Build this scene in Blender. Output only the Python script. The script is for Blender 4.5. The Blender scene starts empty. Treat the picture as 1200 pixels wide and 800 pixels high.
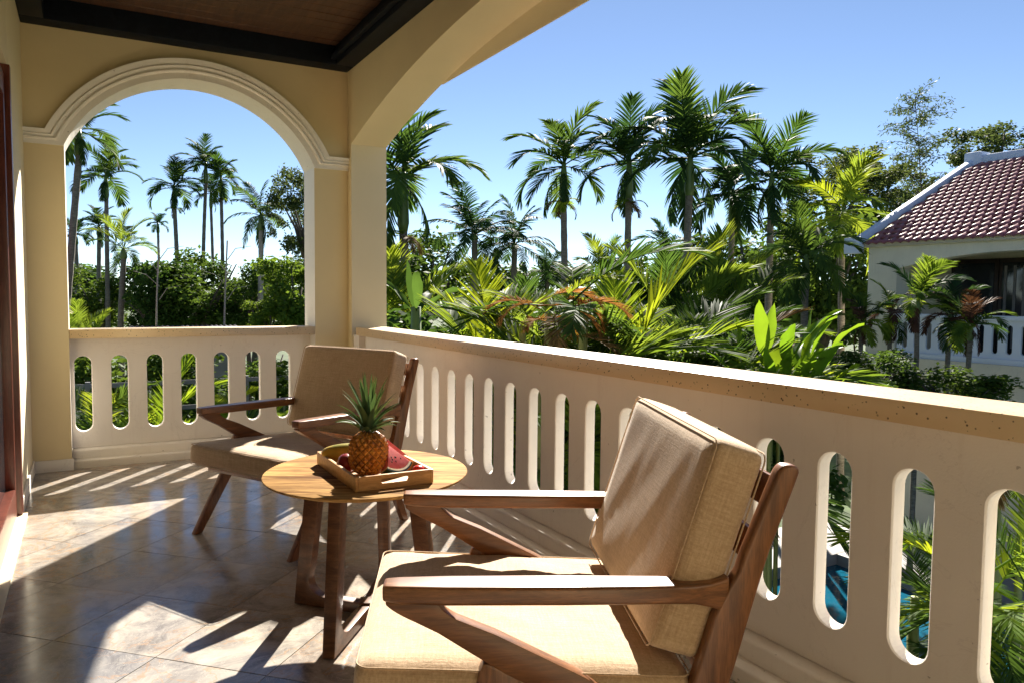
import bpy, bmesh, math, random
from mathutils import Vector, Matrix
R = math.radians
random.seed(7)
sc = bpy.context.scene
C = sc.collection

# ------------------------------------------------------------------ camera
F_PX = 891.5
YAW, PIT, ROL = R(29.30), R(3.476), R(0.527)
CAM = Vector((-1.726, -5.596, 1.145))
fw = Vector((math.sin(YAW)*math.cos(PIT), math.cos(YAW)*math.cos(PIT), -math.sin(PIT)))
rt0 = Vector((math.cos(YAW), -math.sin(YAW), 0)); up0 = rt0.cross(fw)
rt = rt0*math.cos(ROL) + up0*math.sin(ROL); up = -rt0*math.sin(ROL) + up0*math.cos(ROL)
cd = bpy.data.cameras.new('camera'); cam = bpy.data.objects.new('camera', cd); C.objects.link(cam)
cd.sensor_width = 36; cd.lens = F_PX/1200*36; cd.clip_start = .05; cd.clip_end = 3000
m = Matrix((rt, up, -fw)).transposed().to_4x4(); m.translation = CAM; cam.matrix_world = m
sc.camera = cam

# ------------------------------------------------------------------ sky, sun, exposure
SUN_AZ, SUN_EL = R(36.5), R(34.5)
w = bpy.data.worlds.new('World'); sc.world = w; w.use_nodes = True
nt = w.node_tree; nt.nodes.clear()
sky = nt.nodes.new('ShaderNodeTexSky'); sky.sky_type = 'NISHITA'; sky.sun_disc = False
sky.sun_elevation = SUN_EL; sky.sun_rotation = SUN_AZ
sky.altitude = 4500; sky.air_density = 1.0; sky.dust_density = 0.5; sky.ozone_density = 1.0
bg = nt.nodes.new('ShaderNodeBackground'); bg.inputs['Strength'].default_value = 0.05
wo = nt.nodes.new('ShaderNodeOutputWorld')
nt.links.new(sky.outputs[0], bg.inputs[0]); nt.links.new(bg.outputs[0], wo.inputs[0])
sd = bpy.data.lights.new('sun', 'SUN'); sun = bpy.data.objects.new('sun', sd); C.objects.link(sun)
sd.energy = 5.0; sd.angle = R(0.53); sd.color = (1.0, .93, .82)
tos = Vector((math.sin(SUN_AZ)*math.cos(SUN_EL), math.cos(SUN_AZ)*math.cos(SUN_EL), math.sin(SUN_EL)))
sun.rotation_euler = tos.to_track_quat('Z', 'Y').to_euler(); sun.location = (5, 5, 20)
vs = sc.view_settings; vs.view_transform = 'Standard'; vs.look = 'None'; vs.gamma = 1; vs.exposure = 1.74
vs.use_curve_mapping = False
cy = sc.cycles; cy.max_bounces = 8; cy.diffuse_bounces = 4; cy.glossy_bounces = 3; cy.transmission_bounces = 4

GZ = -3.3                                                        # the garden below the balcony


def at(u, v, d):
    """a point d metres deep along the view, for planning where things stand"""
    return CAM + fw*d + rt*((u-600)/F_PX*d) - up*((v-400)/F_PX*d)


# ------------------------------------------------------------------ materials
MT = {}


def new_mat(name):
    mt = bpy.data.materials.new(name); mt.use_nodes = True
    n = mt.node_tree; b = n.nodes['Principled BSDF']; MT[name] = mt
    return mt, n, b


def nd(n, t, **k):
    x = n.nodes.new(t)
    for a, v in k.items():
        if a in x.inputs: x.inputs[a].default_value = v
        else: setattr(x, a, v)
    return x


def ramp(n, src, stops):
    r = n.nodes.new('ShaderNodeValToRGB'); e = r.color_ramp.elements
    while len(e) < len(stops): e.new(.5)
    for el, (p, c) in zip(e, stops):
        el.position = p; el.color = (*c, 1) if len(c) == 3 else c
    n.links.new(src, r.inputs[0]); return r.outputs[0]


def mixc(n, fac, a, b, mode='MIX'):
    x = n.nodes.new('ShaderNodeMix'); x.data_type = 'RGBA'; x.blend_type = mode
    for s, v in ((x.inputs[0], fac), (x.inputs[6], a), (x.inputs[7], b)):
        if hasattr(v, 'links') or hasattr(v, 'is_output'): n.links.new(v, s)
        elif isinstance(v, (int, float)): s.default_value = v
        else: s.default_value = (*v, 1)
    return x.outputs[2]


def coords(n, scale=(1, 1, 1), kind='Object', rot=(0, 0, 0)):
    tc = n.nodes.new('ShaderNodeTexCoord'); mp = n.nodes.new('ShaderNodeMapping')
    mp.inputs['Scale'].default_value = scale; mp.inputs['Rotation'].default_value = rot
    n.links.new(tc.outputs[kind], mp.inputs[0]); return mp.outputs[0]


def bump(n, b, src, strength, dist=.01):
    x = n.nodes.new('ShaderNodeBump'); x.inputs['Strength'].default_value = strength
    x.inputs['Distance'].default_value = dist
    n.links.new(src, x.inputs['Height']); n.links.new(x.outputs[0], b.inputs['Normal'])


def noise(n, vec, scale, detail=4, rough=.55, dist=0.0):
    x = nd(n, 'ShaderNodeTexNoise', Scale=scale, Detail=detail, Roughness=rough, Distortion=dist)
    n.links.new(vec, x.inputs['Vector']); return x.outputs[0]


def plaster(name, col, var=.12, rough=.75, stain=None):
    mt, n, b = new_mat(name); v = coords(n)
    c = tuple(x*(1-var) for x in col)
    o = ramp(n, noise(n, v, 2.2, 6), [(.3, c), (.7, col)])
    if stain:
        f = ramp(n, noise(n, v, 7, 5, .7), [(.62, (0, 0, 0)), (.8, (.5, .5, .5))])
        o = mixc(n, f, o, stain)
        sv = noise(n, coords(n, (9, 9, .7)), 3.0, 5, .6)
        o = mixc(n, ramp(n, sv, [(.56, (0, 0, 0)), (.75, (.18, .18, .18))]), o, stain)
        cr = noise(n, v, 1.6, 8, .65, .8)
        o = mixc(n, ramp(n, cr, [(.497, (0, 0, 0)), (.5, (.16, .16, .16)), (.503, (0, 0, 0))]), o, tuple(x*.55 for x in stain))
        sp = noise(n, v, 38, 2, .5)
        o = mixc(n, ramp(n, sp, [(.735, (0, 0, 0)), (.76, (.6, .6, .6))]), o, tuple(x*.4 for x in stain))
    n.links.new(o, b.inputs['Base Color']); b.inputs['Roughness'].default_value = rough
    hg = mixc(n, .5, noise(n, v, 160, 3), noise(n, v, 26, 4))
    bump(n, b, hg, .22, .006)
    return mt


plaster('yellow_plaster', (.76, .63, .37), .08)
plaster('cream_plaster', (.82, .72, .50), .06)
plaster('white_paint', (.83, .79, .71), .07, .6, (.5, .4, .3))
plaster('panel_paint', (.86, .80, .72), .07, .6, (.62, .52, .43))
plaster('house_wall', (.74, .68, .54), .12, .8, (.35, .33, .28))
plaster('house_white', (.74, .78, .85), .06, .7)
plaster('trim_blue_white', (.62, .68, .82), .08, .6)
plaster('stone_deck', (.27, .255, .245), .25, .7)
plaster('fence_grey', (.20, .20, .21), .3, .8)


def terrazzo():
    mt, n, b = new_mat('terrazzo'); v = coords(n)
    o = ramp(n, noise(n, v, 3, 5), [(.3, (.64, .46, .26)), (.7, (.74, .57, .35))])
    vo = nd(n, 'ShaderNodeTexVoronoi', Scale=70.0); n.links.new(v, vo.inputs['Vector'])
    f = ramp(n, vo.outputs['Distance'], [(.16, (1, 1, 1)), (.24, (0, 0, 0))])
    f2 = ramp(n, noise(n, v, 40, 2), [(.46, (0, 0, 0)), (.52, (1, 1, 1))])
    f = mixc(n, 1.0, f, f2, 'MULTIPLY')
    o = mixc(n, f, o, (.12, .08, .05))
    n.links.new(o, b.inputs['Base Color']); b.inputs['Roughness'].default_value = .35
    bump(n, b, noise(n, v, 200, 2), .05, .003)


terrazzo()


def marble():
    mt, n, b = new_mat('floor_marble')
    tc = n.nodes.new('ShaderNodeTexCoord'); oi = n.nodes.new('ShaderNodeObjectInfo')
    ad = n.nodes.new('ShaderNodeVectorMath'); ad.operation = 'MULTIPLY_ADD'
    cb = n.nodes.new('ShaderNodeCombineXYZ')
    for i in range(3): n.links.new(oi.outputs['Random'], cb.inputs[i])
    ad.inputs[1].default_value = (37, 53, 11); n.links.new(cb.outputs[0], ad.inputs[0]); n.links.new(tc.outputs['Object'], ad.inputs[2])
    v = ad.outputs[0]
    o = ramp(n, noise(n, v, 5, 10, .70, 1.2), [(.30, (.13, .12, .114)), (.44, (.28, .262, .245)), (.55, (.39, .365, .33)), (.72, (.52, .49, .445))])
    tint = ramp(n, oi.outputs['Random'], [(0, (.66, .66, .68)), (.25, (.92, .88, .84)), (.5, (1.08, .97, .86)), (.75, (.80, .80, .81)), (1, (1.12, 1.07, .98))])
    o = mixc(n, 1.0, o, tint, 'MULTIPLY')
    # rust-coloured veins
    vn = noise(n, v, 2.6, 6, .6, 1.6)
    f = ramp(n, vn, [(.485, (0, 0, 0)), (.5, (.6, .6, .6)), (.515, (0, 0, 0))])
    o = mixc(n, f, o, (.42, .24, .11))
    vn2 = noise(n, v, 14, 6, .7, 1.0)
    f = ramp(n, vn2, [(.49, (0, 0, 0)), (.5, (.55, .55, .55)), (.51, (0, 0, 0))])
    o = mixc(n, f, o, (.60, .54, .46))
    n.links.new(o, b.inputs['Base Color'])
    rg = ramp(n, noise(n, v, 9, 5, .6), [(.3, (.10,)*3), (.75, (.26,)*3)])
    n.links.new(rg, b.inputs['Roughness']); b.inputs['Specular IOR Level'].default_value = .6
    bump(n, b, noise(n, v, 30, 6), .04, .004)


marble()


def wood(name, dark, light, scale=(2, 22, 22), rough=.35, coat=.25, spec=.5):
    mt, n, b = new_mat(name); v = coords(n, scale)
    g = noise(n, v, 2.0, 7, .62, .7)
    o = ramp(n, g, [(.34, dark), (.5, tuple((a+c)/2 for a, c in zip(dark, light))), (.64, light)])
    v2 = coords(n, tuple(s*5 for s in scale))
    o = mixc(n, ramp(n, noise(n, v2, 3, 3), [(.35, (.35,)*3), (.55, (0,)*3)]), o, tuple(x*.5 for x in dark))
    n.links.new(o, b.inputs['Base Color']); b.inputs['Roughness'].default_value = rough
    b.inputs['Coat Weight'].default_value = coat; b.inputs['Coat Roughness'].default_value = .22
    b.inputs['Specular IOR Level'].default_value = spec
    bump(n, b, noise(n, v2, 4, 4), .06, .002)


wood('chair_wood', (.13, .048, .016), (.28, .112, .038), coat=.12)
wood('arm_wood', (.135, .050, .017), (.31, .128, .045), (3, 30, 30), .34, .25)
wood('post_wood', (.13, .048, .016), (.28, .112, .038), (22, 22, 2.2), .35, .12)
wood('table_top_wood', (.15, .065, .018), (.60, .35, .12), (1.4, 13, 13), .78, .0, .06)
wood('table_wood', (.095, .040, .016), (.21, .092, .038))
wood('tray_wood', (.46, .23, .065), (.64, .37, .13), (3, 24, 24), .45, .1)
wood('door_wood', (.09, .018, .010), (.20, .05, .028), (20, 20, 2), .3, .4)
wood('ceiling_wood', (.055, .026, .014), (.11, .05, .026), (14, 1.6, 14), .55, .0)
wood('dark_beam', (.003, .005, .009), (.007, .010, .017), (8, 8, 8), .6, .0, .15)
wood('bark', (.10, .085, .065), (.24, .21, .17), (6, 6, 22), .85, 0)
wood('pale_bark', (.22, .20, .17), (.42, .39, .33), (8, 8, 25), .85, 0)
wood('dark_bark', (.05, .042, .032), (.13, .11, .085), (6, 6, 14), .9, 0)


def fabric():
    mt, n, b = new_mat('linen')
    v = coords(n); b.inputs['Roughness'].default_value = .9
    h = noise(n, coords(n, (5, 95, 95)), 2.2, 4, .7)
    k = noise(n, coords(n, (95, 5, 95)), 2.2, 4, .7)
    z = noise(n, coords(n, (95, 95, 5)), 2.2, 4, .7)
    a = mixc(n, .5, h, k); a = mixc(n, .34, a, z)
    o = ramp(n, a, [(.38, (.39, .25, .13)), (.5, (.53, .365, .21)), (.62, (.68, .50, .315))])
    o = mixc(n, .22, o, ramp(n, noise(n, v, 5, 4), [(.3, (.38, .26, .15)), (.7, (.56, .42, .27))]))
    n.links.new(o, b.inputs['Base Color'])
    b.inputs['Sheen Weight'].default_value = .25; b.inputs['Sheen Roughness'].default_value = .5
    bump(n, b, a, .6, .004)


fabric()


def leaf(name, col, trans, tw=.42, rough=.6, spot=None, vary=.35):
    mt, n, b = new_mat(name); v = coords(n)
    oi = n.nodes.new('ShaderNodeObjectInfo')
    nz = noise(n, v, 2.5, 4)
    lo = tuple(c*(1-vary) for c in col); hi = tuple(min(1, c*(1+vary)) for c in col)
    o = ramp(n, nz, [(.3, lo), (.7, hi)])
    o = mixc(n, 1.0, o, ramp(n, oi.outputs['Random'], [(0, (.75, .8, .8)), (.5, (1, 1, 1)), (1, (1.25, 1.12, .8))]), 'MULTIPLY')
    if spot:
        o = mixc(n, ramp(n, noise(n, v, 9, 4), [(.6, (0,)*3), (.72, (.8,)*3)]), o, spot)
    n.links.new(o, b.inputs['Base Color']); b.inputs['Roughness'].default_value = rough; b.inputs['Specular IOR Level'].default_value = .06
    tr = n.nodes.new('ShaderNodeBsdfTranslucent')
    to = mixc(n, 1.0, ramp(n, nz, [(.3, tuple(c*.75 for c in trans)), (.7, trans)]),
              ramp(n, oi.outputs['Random'], [(0, (.7, .8, .7)), (.5, (1, 1, 1)), (1, (1.2, 1.05, .8))]), 'MULTIPLY')
    n.links.new(to, tr.inputs['Color'])
    mx = n.nodes.new('ShaderNodeMixShader'); mx.inputs[0].default_value = tw
    n.links.new(b.outputs[0], mx.inputs[1]); n.links.new(tr.outputs[0], mx.inputs[2])
    n.links.new(mx.outputs[0], n.nodes['Material Output'].inputs['Surface'])


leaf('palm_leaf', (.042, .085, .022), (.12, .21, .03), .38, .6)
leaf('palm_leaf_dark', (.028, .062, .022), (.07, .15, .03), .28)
leaf('areca_leaf', (.065, .125, .022), (.31, .41, .036), .48, .6)
leaf('lime_leaf', (.085, .155, .020), (.40, .51, .028), .5, .6)
leaf('banana_leaf', (.08, .17, .02), (.27, .43, .02), .46, .4)
leaf('dry_leaf', (.27, .13, .045), (.45, .20, .05), .4, .8)
leaf('brown_leaf', (.11, .075, .035), (.14, .09, .03), .25, .7)
leaf('tree_leaf', (.042, .085, .020), (.13, .22, .03), .32)
leaf('tree_leaf_light', (.075, .14, .025), (.26, .36, .035), .4)
leaf('bamboo_leaf', (.06, .09, .03), (.16, .20, .05), .35)
leaf('pineapple_leaf', (.075, .13, .062), (.12, .19, .05), .2, .5)
leaf('dark_red_leaf', (.10, .05, .04), (.12, .06, .03), .25, .5)


def simple(name, col, rough=.5, var=.15, scale=6, **kw):
    mt, n, b = new_mat(name); v = coords(n)
    o = ramp(n, noise(n, v, scale, 5), [(.3, tuple(c*(1-var) for c in col)), (.7, tuple(min(1, c*(1+var)) for c in col))])
    n.links.new(o, b.inputs['Base Color']); b.inputs['Roughness'].default_value = rough
    for k, x in kw.items(): b.inputs[k].default_value = x
    return mt, n, b


simple('crownshaft_green', (.11, .17, .045), .5)
simple('petiole', (.22, .25, .08), .5)
simple('rachis_pale', (.38, .36, .16), .5)
simple('roof_tile', (.22, .070, .070), .46, .45, 4)
simple('old_roof_tile', (.13, .035, .03), .7, .4, 9)
simple('slate_dark', (.022, .018, .045), .95)
simple('soil', (.035, .028, .020), .95, .4, 3)
simple('curtain', (.20, .19, .18), .9)
simple('window_frame_dark', (.035, .02, .015), .4)
simple('metal_white', (.7, .7, .7), .4)
simple('rubber', (.02, .02, .02), .7)
simple('cloth_tag', (.75, .72, .66), .8)
mt, n, b = simple('dark_glass', (.02, .025, .03), .05, .1); b.inputs['Specular IOR Level'].default_value = .8
mt, n, b = simple('lawn', (.045, .075, .018), .95, .5, 2)
mt, n, b = new_mat('water'); b.inputs['Base Color'].default_value = (.008, .10, .165, 1); b.inputs['Roughness'].default_value = .04
b.inputs['Specular IOR Level'].default_value = .5; bump(n, b, noise(n, coords(n), 3.5, 3), .25, .05)
# fruit
mt, n, b = new_mat('mango_skin'); v = coords(n)
n.links.new(ramp(n, noise(n, v, 9, 4, .6, .5), [(.35, (.16, .19, .03)), (.5, (.42, .33, .05)), (.68, (.60, .40, .06))]), b.inputs['Base Color']); b.inputs['Roughness'].default_value = .38
mt, n, b = new_mat('red_skin'); v = coords(n)
n.links.new(ramp(n, noise(n, v, 18, 4, .6, .5), [(.35, (.16, .012, .015)), (.6, (.34, .03, .03)), (.75, (.45, .12, .06))]), b.inputs['Base Color']); b.inputs['Roughness'].default_value = .28
simple('tomato_red', (.62, .035, .02), .25, .1)
simple('orange_skin', (.70, .27, .04), .45, .1, 40)
mt, n, b = new_mat('melon_flesh'); v = coords(n)
n.links.new(ramp(n, noise(n, v, 30, 4), [(.3, (.70, .11, .10)), (.7, (.85, .27, .22))]), b.inputs['Base Color']); b.inputs['Roughness'].default_value = .35
b.inputs['Subsurface Weight'].default_value = .2; b.inputs['Subsurface Radius'].default_value = (.01, .003, .002)
simple('melon_pith', (.75, .72, .50), .5)
simple('melon_rind', (.015, .035, .015), .3)
simple('seed_black', (.01, .008, .006), .9)
mt, n, b = new_mat('pineapple_skin'); v = coords(n)
n.links.new(ramp(n, noise(n, v, 45, 4, .6), [(.32, (.26, .09, .018)), (.5, (.48, .19, .03)), (.7, (.62, .31, .06))]), b.inputs['Base Color']); b.inputs['Roughness'].default_value = .45


simple('pineapple_base', (.16, .065, .015), .6)


# ------------------------------------------------------------------ mesh helpers
class MB:
    def __init__(s): s.v = []; s.f = []
    def add(s, vs_, fs):
        o = len(s.v); s.v += [tuple(x) for x in vs_]; s.f += [tuple(i+o for i in q) for q in fs]; return s
    def box(s, x0, x1, y0, y1, z0, z1):
        return s.add([(x0, y0, z0), (x1, y0, z0), (x1, y1, z0), (x0, y1, z0), (x0, y0, z1), (x1, y0, z1), (x1, y1, z1), (x0, y1, z1)],
                     [(0, 3, 2, 1), (4, 5, 6, 7), (0, 1, 5, 4), (1, 2, 6, 5), (2, 3, 7, 6), (3, 0, 4, 7)])
    def tube(s, pts, rad, n=8, cap=True, flat=1.0):
        pts = [Vector(p) for p in pts]; k = len(pts); rings = []
        if not hasattr(rad, '__len__'): rad = [rad]*k
        prev = None
        for i, p in enumerate(pts):
            t = (pts[min(i+1, k-1)]-pts[max(i-1, 0)]).normalized()
            a = prev if prev else (Vector((0, 0, 1)) if abs(t.z) < .9 else Vector((1, 0, 0)))
            u = t.cross(a); u.normalize(); v_ = u.cross(t); prev = v_
            rings.append([p+(u*math.cos(2*math.pi*j/n)+v_*math.sin(2*math.pi*j/n)*flat)*rad[i] for j in range(n)])
        vv = [q for r in rings for q in r]; ff = []
        for i in range(k-1):
            for j in range(n):
                ff.append((i*n+j, i*n+(j+1) % n, (i+1)*n+(j+1) % n, (i+1)*n+j))
        if cap: ff.append(tuple(range(n-1, -1, -1))); ff.append(tuple((k-1)*n+j for j in range(n)))
        return s.add(vv, ff)
    def prism(s, poly, d0, d1, fn):
        """polygon extruded from d0 to d1; fn(a, b, d) -> xyz"""
        k = len(poly)
        return s.add([fn(a, b, d0) for a, b in poly]+[fn(a, b, d1) for a, b in poly],
                     [tuple(range(k)), tuple(range(2*k-1, k-1, -1))]+[(j, (j+1) % k+0, (j+1) % k+k, j+k) for j in range(k)])
    def lathe(s, prof, n=24, c=(0, 0, 0), fn=None):
        vv = []; ff = []
        for r, z in prof:
            for j in range(n):
                a = 2*math.pi*j/n; q = (c[0]+r*math.cos(a), c[1]+r*math.sin(a), c[2]+z)
                vv.append(fn(q, a) if fn else q)
        k = len(prof)
        for i in range(k-1):
            for j in range(n): ff.append((i*n+j, i*n+(j+1) % n, (i+1)*n+(j+1) % n, (i+1)*n+j))
        ff.append(tuple(range(n-1, -1, -1))); ff.append(tuple((k-1)*n+j for j in range(n)))
        return s.add(vv, ff)
    def mesh(s, name, mat, smooth=False, bevel=0, seg=2, ang=35):
        me = bpy.data.meshes.new(name); me.from_pydata(s.v, [], s.f); me.materials.append(MT[mat])
        bm = bmesh.new(); bm.from_mesh(me)
        bmesh.ops.recalc_face_normals(bm, faces=bm.faces)
        if bevel:
            ed = [e for e in bm.edges if len(e.link_faces) == 2 and e.calc_face_angle(0) > R(ang)]
            bmesh.ops.bevel(bm, geom=ed, offset=bevel, segments=seg, profile=.6, affect='EDGES', clamp_overlap=True)
        bm.to_mesh(me); bm.free()
        if smooth:
            for p in me.polygons: p.use_smooth = True
        return me
    def build(s, name, mat, parent=None, smooth=False, bevel=0, seg=2, ang=35):
        me = s.mesh(name, mat, smooth, bevel, seg, ang)
        if bevel or smooth == 'auto':
            for p in me.polygons: p.use_smooth = True
            me.set_sharp_from_angle(angle=R(40))
        return link(name, me, parent)


def link(name, me, parent=None, loc=None, rot=None, scale=None):
    o = bpy.data.objects.new(name, me); C.objects.link(o)
    if parent: o.parent = parent
    if loc is not None: o.location = loc
    if rot is not None: o.rotation_euler = rot
    if scale is not None: o.scale = scale
    return o


def tag(o, label=None, cat=None, group=None, kind=None):
    if label: o['label'] = label
    if cat: o['category'] = cat
    if group: o['group'] = group
    if kind: o['kind'] = kind
    return o


def thing(name, label, cat, loc=(0, 0, 0), rz=0, group=None):
    o = bpy.data.objects.new(name, None); C.objects.link(o); o.location = loc; o.rotation_euler = (0, 0, rz)
    o.empty_display_size = .1
    return tag(o, label, cat, group)


def copy_tree(o, parent=None):
    c = o.copy(); C.objects.link(c); c.parent = parent
    for ch in list(o.children): copy_tree(ch, c)
    return c


def slot_panel(length, z0, z1, cz0, cz1, centers, halfw, thick, n=14):
    """a slab along +x with stadium openings; thickness goes +y"""
    b = MB(); edges = [0.0]
    for a, c in zip(centers[:-1], centers[1:]): edges.append((a+c)/2)
    edges.append(length)
    for i, cx in enumerate(centers):
        x0, x1 = edges[i], edges[i+1]; hole = []; outer = []
        for k in range(n+1):
            t = math.pi*k/n; hole.append((cx+halfw*math.cos(t), cz1-halfw+halfw*math.sin(t))); outer.append((x1-(x1-x0)*k/n, z1))
        for k in range(n+1):
            t = math.pi+math.pi*k/n; hole.append((cx+halfw*math.cos(t), cz0+halfw+halfw*math.sin(t))); outer.append((x0+(x1-x0)*k/n, z0))
        m_ = len(hole); e = .004       # softened arris at the opening
        hb = [(cx+(x-cx)*(1+e/halfw), (z if False else z+(e if z > (cz0+cz1)/2 else -e)*0.6)) for x, z in hole]
        vv = [(x, 0, z) for x, z in outer]+[(x, 0, z) for x, z in hb]+[(x, e, z) for x, z in hole]+[(x, thick-e, z) for x, z in hole]+[(x, thick, z) for x, z in hb]+[(x, thick, z) for x, z in outer]
        ff = []
        for r in range(5):
            for j in range(m_):
                k = (j+1) % m_; ff.append((r*m_+j, r*m_+k, (r+1)*m_+k, (r+1)*m_+j))
        b.add(vv, ff)
    b.add([(0, 0, z1), (length, 0, z1), (length, thick, z1), (0, thick, z1)], [(0, 1, 2, 3)])
    b.add([(0, 0, z0), (length, 0, z0), (length, thick, z0), (0, thick, z0)], [(0, 3, 2, 1)])
    return b


# ------------------------------------------------------------------ ground, pool
g = MB(); s_ = 900
px0, px1, py0, py1 = 4.7, 9.7, -9.0, 3.1                          # pool basin
xs = [-s_, px0, px1, s_]; ys = [-s_, py0, py1, s_]
for i in range(3):
    for j in range(3):
        if (i, j) != (1, 1):
            g.add([(xs[i], ys[j], GZ), (xs[i+1], ys[j], GZ), (xs[i+1], ys[j+1], GZ), (xs[i], ys[j+1], GZ)], [(0, 1, 2, 3)])
tag(g.build('ground', 'lawn'), kind='structure')
g = MB(); d = 1.3                                                 # paving round the pool
for a in ((px0-d, px1+d, py1, py1+d), (px0-d, px1+d, py0-d, py0), (px0-d, px0, py0, py1), (px1, px1+d, py0, py1)):
    g.box(a[0], a[1], a[2], a[3], GZ, GZ+.05)
pv = tag(g.build('pool_paving', 'stone_deck'), kind='structure')
g = MB(); e = .05
for a in ((px0, px1, py1-.25, py1), (px0, px0+.25, py0, py1-.25), (px1-.25, px1, py0, py1-.25)):
    g.box(a[0], a[1], a[2], a[3], GZ-.9, GZ+.07)
tag(g.build('pool_coping', 'stone_deck', bevel=.02), kind='structure')
wt = MB().add([(px0+.2, py0, GZ-.12), (px1-.2, py0, GZ-.12), (px1-.2, py1-.2, GZ-.12), (px0+.2, py1-.2, GZ-.12)], [(0, 1, 2, 3)]).build('pool_water', 'water')
tag(wt, kind='structure')

# ------------------------------------------------------------------ balcony floor: diagonal marble tiles
LX = -2.035
BY = -6.5                                                         # where the balcony ends behind the camera
fl = MB().box(LX-.2, .30, BY-.2, .32, -.35, -.012).build('floor', 'panel_paint')
tag(fl, kind='structure')
S2 = math.sqrt(2); T = .40


def clip(poly, xa, xb, ya, yb):
    for ax, val, sg in ((0, xa, 1), (0, xb, -1), (1, ya, 1), (1, yb, -1)):
        out = []
        for i in range(len(poly)):
            p, q = poly[i], poly[(i+1) % len(poly)]; a = (p[ax]-val)*sg; c = (q[ax]-val)*sg
            if a >= 0: out.append(p)
            if a*c < 0:
                t = a/(a-c); out.append((p[0]+(q[0]-p[0])*t, p[1]+(q[1]-p[1])*t))
        poly = out
        if len(poly) < 3: return []
    return poly


gap = .0013
rr = random.Random(3)
for i in range(-26, 14):
    for j in range(-14, 26):
        u0 = -3.45/S2+i*T; v0 = .90/S2+j*T                        # u = (x+y)/sqrt2, v = (x-y)/sqrt2
        q = [((u+v)/S2, (u-v)/S2) for u, v in ((u0+gap, v0+gap), (u0+gap, v0+T-gap), (u0+T-gap, v0+T-gap), (u0+T-gap, v0+gap))]
        q = clip(q, LX, .07, BY, .18)
        if len(q) < 3: continue
        ar = abs(sum(q[k][0]*q[(k+1) % len(q)][1]-q[(k+1) % len(q)][0]*q[k][1] for k in range(len(q))))/2
        if ar < .002: continue
        dz = rr.uniform(-.0006, .0006); k = len(q)
        MB().add([(x, y, dz) for x, y in q]+[(x, y, -.0118) for x, y in q],
                 [tuple(range(k))]+[(a, (a+1) % k, (a+1) % k+k, a+k) for a in range(k)]).build('tile', 'floor_marble', fl)

# ------------------------------------------------------------------ end wall with the arch
AXC, AHW, ASP = -1.035, .785, 2.058
ARAD, ACZ = .86, 1.707                                             # the arch is a circular segment
ATH = math.asin(AHW/ARAD)
WT = .296; TOP = 3.0
NA = 48


def ell(t, r=ARAD):
    a = -ATH+2*ATH*t/math.pi
    return (AXC+r*math.sin(a), ACZ+r*math.cos(a))


ew = thing('end_wall', 'yellow plastered end wall with round white-trimmed arch opening over the short balustrade', 'wall', (AXC, 0, 0))


def ewf(x, y, z): return (x-AXC, y, z)


b = MB()
for x0, x1 in ((LX, AXC-AHW), (AXC+AHW, .0)):                      # piers up to the springing
    b.add([ewf(x0, 0, 0), ewf(x1, 0, 0), ewf(x1, 0, ASP), ewf(x0, 0, ASP)], [(0, 1, 2, 3)])
    b.add([ewf(x0, WT, -.3), ewf(x1, WT, -.3), ewf(x1, WT, ASP), ewf(x0, WT, ASP)], [(0, 3, 2, 1)])
for k in range(NA):                                                # spandrels
    for y in (0, WT):
        p, q = ell(math.pi*k/NA), ell(math.pi*(k+1)/NA)
        b.add([ewf(p[0], y, p[1]), ewf(q[0], y, q[1]), ewf(q[0], y, TOP), ewf(p[0], y, TOP)], [(0, 1, 2, 3)])
for x0, x1 in ((LX, AXC-AHW), (AXC+AHW, .0)):
    for y in (0, WT):
        b.add([ewf(x0, y, ASP), ewf(x1, y, ASP), ewf(x1, y, TOP), ewf(x0, y, TOP)], [(0, 1, 2, 3)])
b.build('wall_face', 'yellow_plaster', ew)
b = MB()                                                           # white reveal of the opening
pts = [(AXC-AHW, 0)]+[ell(math.pi*k/NA) for k in range(NA+1)]+[(AXC+AHW, 0)]
for p, q in zip(pts[:-1], pts[1:]):
    b.add([ewf(p[0], -.001, p[1]), ewf(q[0], -.001, q[1]), ewf(q[0], WT+.001, q[1]), ewf(p[0], WT+.001, p[1])], [(0, 1, 2, 3)])
b.build('arch_reveal', 'white_paint', ew, smooth='auto')
# stepped archivolt: profile (fraction from inner to outer edge, how far it stands proud)
PROF = [(0, .0), (0, .014), (.30, .014), (.32, .024), (.36, .030), (.42, .032), (.47, .028), (.49, .020), (.53, .020), (.55, .030), (.60, .036), (.66, .038), (.71, .034), (.73, .030), (.97, .046), (1.0, .046), (1.0, 0)]
b = MB(); K = len(PROF); rows = []
for f, h in PROF:                                                  # one sweep: impost, arch, impost, mitred where they meet
    zf = 2.052+.088*f; rf_ = ARAD+.126*f; xj = math.sqrt(rf_**2-(zf-ACZ)**2); aj = math.atan2(xj, zf-ACZ)
    row = [ewf(LX, -h, zf)]+[ewf(AXC+rf_*math.sin(-aj+2*aj*k/NA), -h, ACZ+rf_*math.cos(-aj+2*aj*k/NA)) for k in range(NA+1)]+[ewf(0, -h, zf)]
    rows.append(row)
M_ = NA+3
b.add([q for r_ in rows for q in r_], [(j*M_+k, j*M_+k+1, (j+1)*M_+k+1, (j+1)*M_+k) for j in range(K-1) for k in range(M_-1)]).build('arch_moulding', 'white_paint', ew, smooth='auto')
for x0, x1 in ((LX+.012, AXC-AHW+.010), (AXC+AHW-.010, -.002)):
    MB().box(x0-AXC, x1-AXC, -.014, 0, 0, .075).build('skirting', 'white_paint', ew, bevel=.003)


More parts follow.
